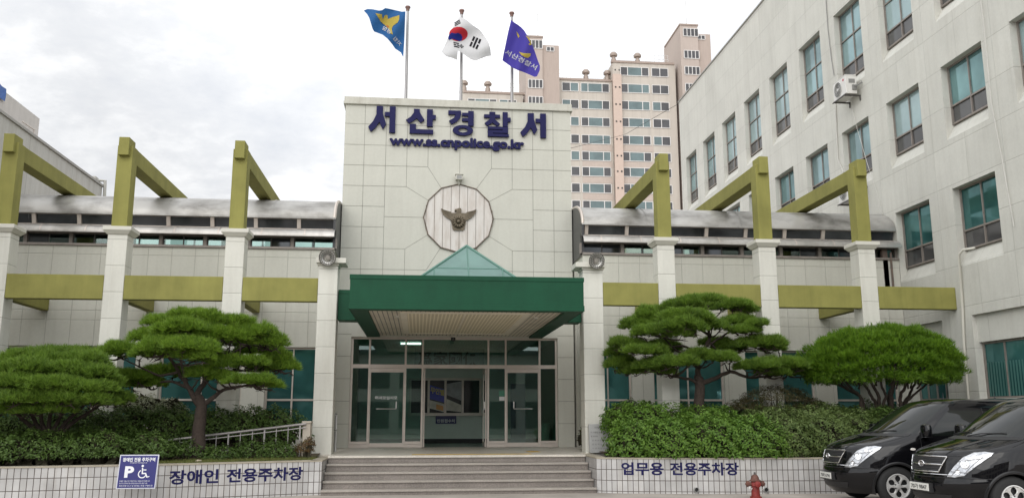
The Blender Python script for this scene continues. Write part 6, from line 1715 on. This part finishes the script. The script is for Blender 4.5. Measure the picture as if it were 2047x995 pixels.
def van(label, loc, rz, plate):
    V_ = thing('parked_van', label, 'van', (0, 0, 0), 'black vans parked at the planter')
    z_rows = np.concatenate([np.arange(.20, .95, .03), np.arange(.95, 1.30, .012), np.arange(1.30, 1.78, .03), np.arange(1.78, 1.9221, .006)])
    def outline(z):
        xf, w, l, xr = prof(z); pts = []
        n1, n2, n3 = 26, 60, 10
        for k in range(n1):
            y = w * math.sin(k / n1 * math.pi / 2); kk = min(.99999, y / w)
            pts.append((xf + l * (1 - math.sqrt(1 - kk ** 2.15)), y, z))
        xb = max(xr - .25, xf + l + .02)
        for k in range(n2): pts.append((xf + l + (xb - xf - l) * k / n2, w, z))
        for k in range(n3 + 1):
            a = k / n3 * math.pi / 2; pts.append((xb + (xr - xb) * math.sin(a), w * max(0.0, math.cos(a)) ** 0.5 if k < n3 else 0.0, z))
        return pts
    rows = [outline(z) for z in z_rows]
    nc = len(rows[0])
    body, ws = MB(), MB(); sds = []
    for sgn in (1, -1):
        sd = MB(); sds.append(sd)
        allv = [(p[0], sgn * p[1], p[2]) for r_ in rows for p in r_]
        fb, fw, fs = [], [], []
        for i in range(len(rows) - 1):
            for j in range(nc - 1):
                a, b_, c, d = rows[i][j], rows[i][j + 1], rows[i + 1][j + 1], rows[i + 1][j]
                cx, cy, cz = [(a[q] + b_[q] + c[q] + d[q]) / 4 for q in range(3)]
                arch = any(math.hypot(cx - wx_, cz - .35) < .405 for wx_ in (.93, 4.13)) and cy > .6
                if arch: continue
                fq = (i * nc + j, i * nc + j + 1, (i + 1) * nc + j + 1, (i + 1) * nc + j)
                if sgn < 0: fq = fq[::-1]
                fr_k = j / 26
                if 1.275 < cz < 1.80 and fr_k < .80: fw.append(fq)
                elif 1.24 < cz < 1.70 and j >= 26 and cx > 1.62 + (cz - 1.24) * .55 and cx < 4.85 and not (2.62 < cx < 2.72) and not (3.85 < cx < 3.95): fs.append(fq)
                else: fb.append(fq)
        body.add(allv, fb); ws.add(allv, fw); sd.add(allv, fs)
    body.box(.55, 4.9, -.80, .80, .22, .30)
    def clean(mb):
        used = sorted({i for f in mb.f for i in f}); mp = {o2: k for k, o2 in enumerate(used)}
        mb.v = [mb.v[i] for i in used]; mb.f = [tuple(mp[i] for i in f) for f in mb.f]; return mb
    bo = clean(body).build('body', m_paint, V_, smooth=50)
    clean(ws).build('windscreen', m_carglass, V_, smooth=180); [clean(sd).build('side_window', m_carglass, V_, smooth=180) for sd in sds]
    def gp(mb, corners, d, nu=10, nv=6, sgn=1):
        """a patch on the front: corners (y, z) lower-in, lower-out, upper-out, upper-in."""
        rows_ = []
        for i in range(nv + 1):
            t_ = i / nv; row = []
            for j in range(nu + 1):
                s_ = j / nu
                y = (1 - t_) * ((1 - s_) * corners[0][0] + s_ * corners[1][0]) + t_ * ((1 - s_) * corners[3][0] + s_ * corners[2][0])
                z = (1 - t_) * ((1 - s_) * corners[0][1] + s_ * corners[1][1]) + t_ * ((1 - s_) * corners[3][1] + s_ * corners[2][1])
                row.append(front_off(y * sgn, z, d))
            rows_.append(row)
        mb.grid(rows_)
    # grille
    g = MB(); gp(g, [(-.37, .735), (.37, .735), (.47, .965), (-.47, .965)], .008, 24, 8); gr = g.build('grille', m_blackplastic, V_, smooth=180)
    fr = MB()
    for a, c in (((-.37, .735), (.37, .735)), ((.37, .735), (.47, .965)), ((.47, .965), (-.47, .965)), ((-.47, .965), (-.37, .735)), ((-.42, .845), (.42, .845))):
        n = 14; r_ = .011 if a[1] != .845 or c[1] != .845 else .012
        fr.tube([front_off(a[0] + (c[0] - a[0]) * k / n, a[1] + (c[1] - a[1]) * k / n, .012) for k in range(n + 1)], r_, 6)
    fr.build('chrome_trim', m_chrome, gr, smooth=60)
    for zz in (.775, .81, .885, .925):
        pass
    mesh_ = MB()
    for zz in (.765, .795, .875, .905, .935):
        hw = .36 + (zz - .735) * .4; mesh_.tube([front_off(-hw + 2 * hw * k / 16, zz, .010) for k in range(17)], .004, 4)
    mesh_.build('grille_bar', plain('grey_grille_bar', (.06, .06, .065), .4, vec='Object'), gr)
    em = MB(); c0 = front_off(0, .848, .02)
    M3 = Matrix(((0, 0, -1), (1, 0, 0), (0, -1, 0)))
    ez = [(c0 + Vector((0, .072 * math.cos(w_), .043 * math.sin(w_)))) for w_ in np.linspace(0, 2 * math.pi, 25)]
    em.tube(ez, .009, 6)
    em.tube([c0 + Vector((-.004, .034, -.03)), c0 + Vector((-.006, .022, .032))], .008, 5); em.tube([c0 + Vector((-.004, -.022, -.032)), c0 + Vector((-.006, -.034, .03))], .008, 5); em.tube([c0 + Vector((-.004, .03, -.006)), c0 + Vector((-.008, 0, .004)), c0 + Vector((-.004, -.03, .006))], .007, 5)
    em.build('badge', m_chrome, gr, smooth=60)
    # lamps
    for sgn in (1, -1):
        cn_ = [(.49, .665), (.60, .66), (.70, .69), (.77, .79), (.835, .90), (.875, .99), (.872, 1.045), (.80, 1.06), (.72, 1.045), (.655, .97), (.58, .84), (.52, .73)]
        h = MB(); v, f = patch(cn_, .02, lambda y, z: front_off(y * sgn, z, .006)); h.add(v, f)
        ho = h.build('headlight', m_lamp, V_, smooth=180)
        dk = MB()
        for a, c in (((.56, .69), (.71, .93)), ((.70, .72), (.83, .98)), ((.62, .90), (.84, .955)), ((.55, .75), (.74, .735))): dk.tube([front_off((a[0] + (c[0] - a[0]) * k / 6) * sgn, a[1] + (c[1] - a[1]) * k / 6, .007) for k in range(7)], .006, 5)
        dk.build('lamp_divider', plain('lamp_grey', (.16, .16, .17), .3, .5, vec='Object'), ho)
        inn = MB()
        for fy, fz, rr_ in ((.45, .52, .07), (.42, .18, .042), (.62, .80, .036)):
            y = (1 - fz) * (.50 + .235 * fy) + fz * (.70 + .165 * fy); z = (1 - fz) * .68 + fz * 1.04
            p = front_off(y * sgn, z, .010); p2 = front_off(y * sgn, z, .03); nrm = (p2 - p).normalized()
            Mr = Matrix.Translation(p) @ nrm.to_track_quat('Z', 'Y').to_matrix().to_4x4()
            inn.lathe([(rr_, 0), (rr_ * .92, .006), (rr_ * .85, 0), (rr_ * .5, -.003), (rr_ * .42, .006), (0, .008)], 18, Mr)
        inn.build('lamp_bowl', m_chrome, ho, smooth=30)
        ed = MB(); loop = cn_ + [cn_[0]]; pts = []
        for a, c in zip(loop, loop[1:]): pts += [front_off((a[0] + (c[0] - a[0]) * k / 3) * sgn, a[1] + (c[1] - a[1]) * k / 3, .006) for k in range(3)]
        ed.tube(pts + [pts[0]], .006, 5); ed.build('lamp_edge', m_blackplastic, ho)
    # bumper seams, intake, plate
    bs = MB()
    bs.tube([front_off(-.93 + 1.86 * k / 40, .655 + .0 * k, .003) for k in range(41)], .006, 5)
    bs.build('bumper_seam', m_blackplastic, bo)
    it = MB(); gp(it, [(-.5, .30), (.5, .30), (.55, .40), (-.55, .40)], .006, 24, 4); it.build('air_intake', m_blackplastic, V_, smooth=180)
    bt = MB()
    bt.tube([front_off(-.60 + 1.2 * k / 24, .70, .006) for k in range(25)], .007, 5); bt.build('bumper_reflection', m_chrome, V_, smooth=60)  # bright strip standing in for the reflection line under the grille
    hs = MB()
    for sgn in (1, -1):
        hs.tube([front_pt(sgn * y, z) + Vector((0, 0, .001)) for y, z in ((.70, 1.045), (.78, 1.10), (.83, 1.17), (.845, 1.24))], .006, 5)
    hs.tube([front_off(-.66 + 1.32 * k / 24, .985, .001) for k in range(25)], .006, 5)
    hs.build('bonnet_seam', m_blackplastic, bo)
    for sgn in (1, -1): cr = MB(); cr.tube([front_pt(sgn * (.42 + .10 * k / 8), 1.0 + .22 * k / 8) for k in range(9)], [.012] * 9, 6); cr.build('bonnet_crease', m_paint, bo, smooth=60)
    pl = MB(); px_ = front_pt(0, .50).x
    pl.box(px_ - .035, px_ - .022, -.262, .262, .44, .552); plo = pl.build('number_plate', m_plate, V_, bevel=.004)
    v, f = text_mesh(plate, .44, .078, .025)
    tx = MB(Matrix(((0, 1, 0, px_ - .0365), (-1, 0, 0, .22), (0, 0, 1, .457), (0, 0, 0, 1)))); tx.add(v, f); tx.build('plate_lettering', plain('black_lettering', (.02, .02, .022), .5), plo)
    ph = MB(); ph.box(px_ - .021, px_ + .12, -.28, .28, .42, .56); ph.build('plate_holder', m_blackplastic, V_)
    # side: mirrors, indicators, handles, seams
    for sgn in (1, -1):
        mi = MB(); Mm = Matrix.Translation((1.45, sgn * 1.07, 1.33))
        for i in range(1): mi.lathe([(0, -.11), (.06, -.108), (.095, -.085), (.105, -.03), (.105, .05), (.09, .09), (.05, .108), (0, .11)], 20, Mm @ Matrix.Diagonal((.8, 1.3, 1.1, 1)))
        mi.box(1.40, 1.52, min(sgn * .90, sgn * 1.0), max(sgn * .90, sgn * 1.0), 1.19, 1.25)
        mo = mi.build('wing_mirror', m_paint, V_, smooth=40)
        mc = MB(); mc.box(1.395, 1.52, min(sgn * .98, sgn * 1.17), max(sgn * .98, sgn * 1.17), 1.215, 1.225); mc.build('mirror_trim', m_chrome, mo)
        si = MB(); p = side_pt(1.24, 1.0, .004); si.lathe([(0, .018), (.025, .014), (.032, 0)], 14, Matrix.Translation((1.24, sgn * p.y, 1.0)) @ Matrix.Rotation(-sgn * R(90), 4, 'X') @ Matrix.Diagonal((1.6, .8, 1, 1))); si.build('side_indicator', plain('clear_indicator', (.65, .62, .58), .2, vec='Object'), V_, smooth=40)
        dh = MB(); dh.tube([(2.38, sgn * .97, 1.02), (2.42, sgn * .99, 1.02), (2.56, sgn * .99, 1.02), (2.60, sgn * .97, 1.02)], .015, 6); dh.build('door_handle', m_paint, V_, smooth=60)
        ds = MB()
        for xs_, z0, z1 in ((1.40, .75, 1.24), (2.67, .45, 1.74), (3.9, .45, 1.74)): ds.tube([(xs_, sgn * (side_pt(xs_, z).y + .001), z) for z in np.linspace(z0, z1, 12)], .005, 4)
        ds.tube([(xs_, sgn * (side_pt(xs_, .62).y + .001), .62) for xs_ in np.linspace(1.42, 3.7, 8)], .005, 4)
        ds.build('door_seam', m_blackplastic, bo)
        for wx_ in (.93, 4.13):
            al = MB(); pts = []
            for a in np.linspace(R(-18), R(198), 30):
                x, z = wx_ + .405 * math.cos(a), .35 + .405 * math.sin(a)
                yy = prof(max(z, .2))[1] if x > .9 else front_y(x, z)
                pts.append((x, sgn * (yy - .004), z))
            al.tube(pts, .026, 6)
            al.add([(wx_ + .43 * math.cos(a), sgn * y, .35 + .43 * math.sin(a)) for a in np.linspace(R(-20), R(200), 25) for y in (.60, .90)], [(2 * k, 2 * k + 1, 2 * k + 3, 2 * k + 2) for k in range(24)])
            al.add([(wx_ + .43 * math.cos(a), sgn * .60, .35 + .43 * math.sin(a)) for a in np.linspace(R(-20), R(200), 25)], [tuple(range(25))])
            al.build('wheel_arch', m_blackplastic, bo, smooth=50)
        for wx_ in (.93, 4.13):
            Mw = Matrix.Translation((wx_, sgn * .94, .35)) @ Matrix.Rotation(-sgn * R(90), 4, 'X')
            ty_ = MB(); ty_.lathe([(.215, -.03), (.235, -.005), (.30, .0), (.335, -.02), (.35, -.05), (.35, -.17), (.335, -.20), (.22, -.215), (.20, -.12)], 40, Mw); to = ty_.build('wheel', m_rubber, V_, smooth=35)
            rm = MB()
            rm.lathe([(.222, -.03), (.222, -.006), (.205, -.004), (.196, -.016), (.19, -.07)], 40, Mw)
            n6 = 6
            for k in range(n6):   # spokes that widen towards the rim and the hub: round windows between them
                a0 = 2 * math.pi * k / n6
                prof_ = [(.050, .045), (.075, .030), (.100, .022), (.130, .021), (.155, .032), (.178, .060), (.200, .102)]
                vv, ff = [], []
                for r_, hw in prof_:
                    for s_ in (-1, 0, 1):
                        an_ = a0 + s_ * math.asin(min(.99, hw / r_)); vv.append(Mw @ Vector((r_ * math.cos(an_), r_ * math.sin(an_), -.022 + (.010 if s_ == 0 else 0) - .012 * (r_ < .09))))
                for i in range(len(prof_) - 1):
                    for j in range(2): ff.append((i * 3 + j, i * 3 + j + 1, i * 3 + 4 + j, i * 3 + 3 + j))
                rm.add(vv, ff)
            rm.lathe([(.068, -.03), (.065, -.016), (.04, -.012), (.036, -.002), (0, .0)], 20, Mw)
            rm.build('rim', m_alloy, to, smooth=40)
            hb = MB(); hb.lathe([(.19, -.075), (0, -.07)], 24, Mw); hb.lathe([(.16, -.068), (.06, -.06)], 24, Mw); 
            for k in range(6):
                a0 = 2 * math.pi * (k + .5) / 6; hb.lathe([(.012, -.02), (.011, -.004), (0, -.002)], 8, Mw @ Matrix.Translation((.062 * math.cos(a0), .062 * math.sin(a0), 0)))
            hb.build('brake_disc', m_blackplastic, to)
    wi = MB()
    for y0, y1, z1 in ((.60, .02, 1.33), (-.02, -.62, 1.32)):
        wi.tube([front_off(y0, 1.265, .012), front_off(y0 * .6 + y1 * .4, 1.30, .022), front_off(y1, z1, .016)], [.012, .010, .007], 6)
    wi.build('wiper', m_blackplastic, V_, smooth=60)
    cw = MB(); gp(cw, [(-.86, 1.225), (.86, 1.225), (.84, 1.272), (-.84, 1.272)], .004, 30, 2); cw.build('cowl', m_blackplastic, V_, smooth=180)
    af = MB()
    for x, y in ((2.6, .40), (3.35, -.1)): af.lathe([(.03, -.02), (.02, .02), (.006, .035), (.004, .14), (0, .142)], 8, Matrix.Translation((x, y, 1.905)))
    af.build('antenna', m_blackplastic, V_, smooth=40)
    V_.location = loc; V_.rotation_euler = (0, 0, rz)
    return V_
def front_y(x, z):
    xf, w, l, _ = prof(max(z, .2))
    k = 1 - (x - xf) / l
    k = max(0.0, min(1.0, k))
    return w * (1 - k * k) ** (1 / 2.15)
# local x runs from the nose backwards, +y is the side towards the photographer
van('black van standing behind the other, nose beside the planter lettering', (7.75, 16.42, 0), R(-4), '70바 6794')
van('black van parked nearest the camera with plate 70가 9847', (8.0, 13.66, 0), R(0), '70가 9847')
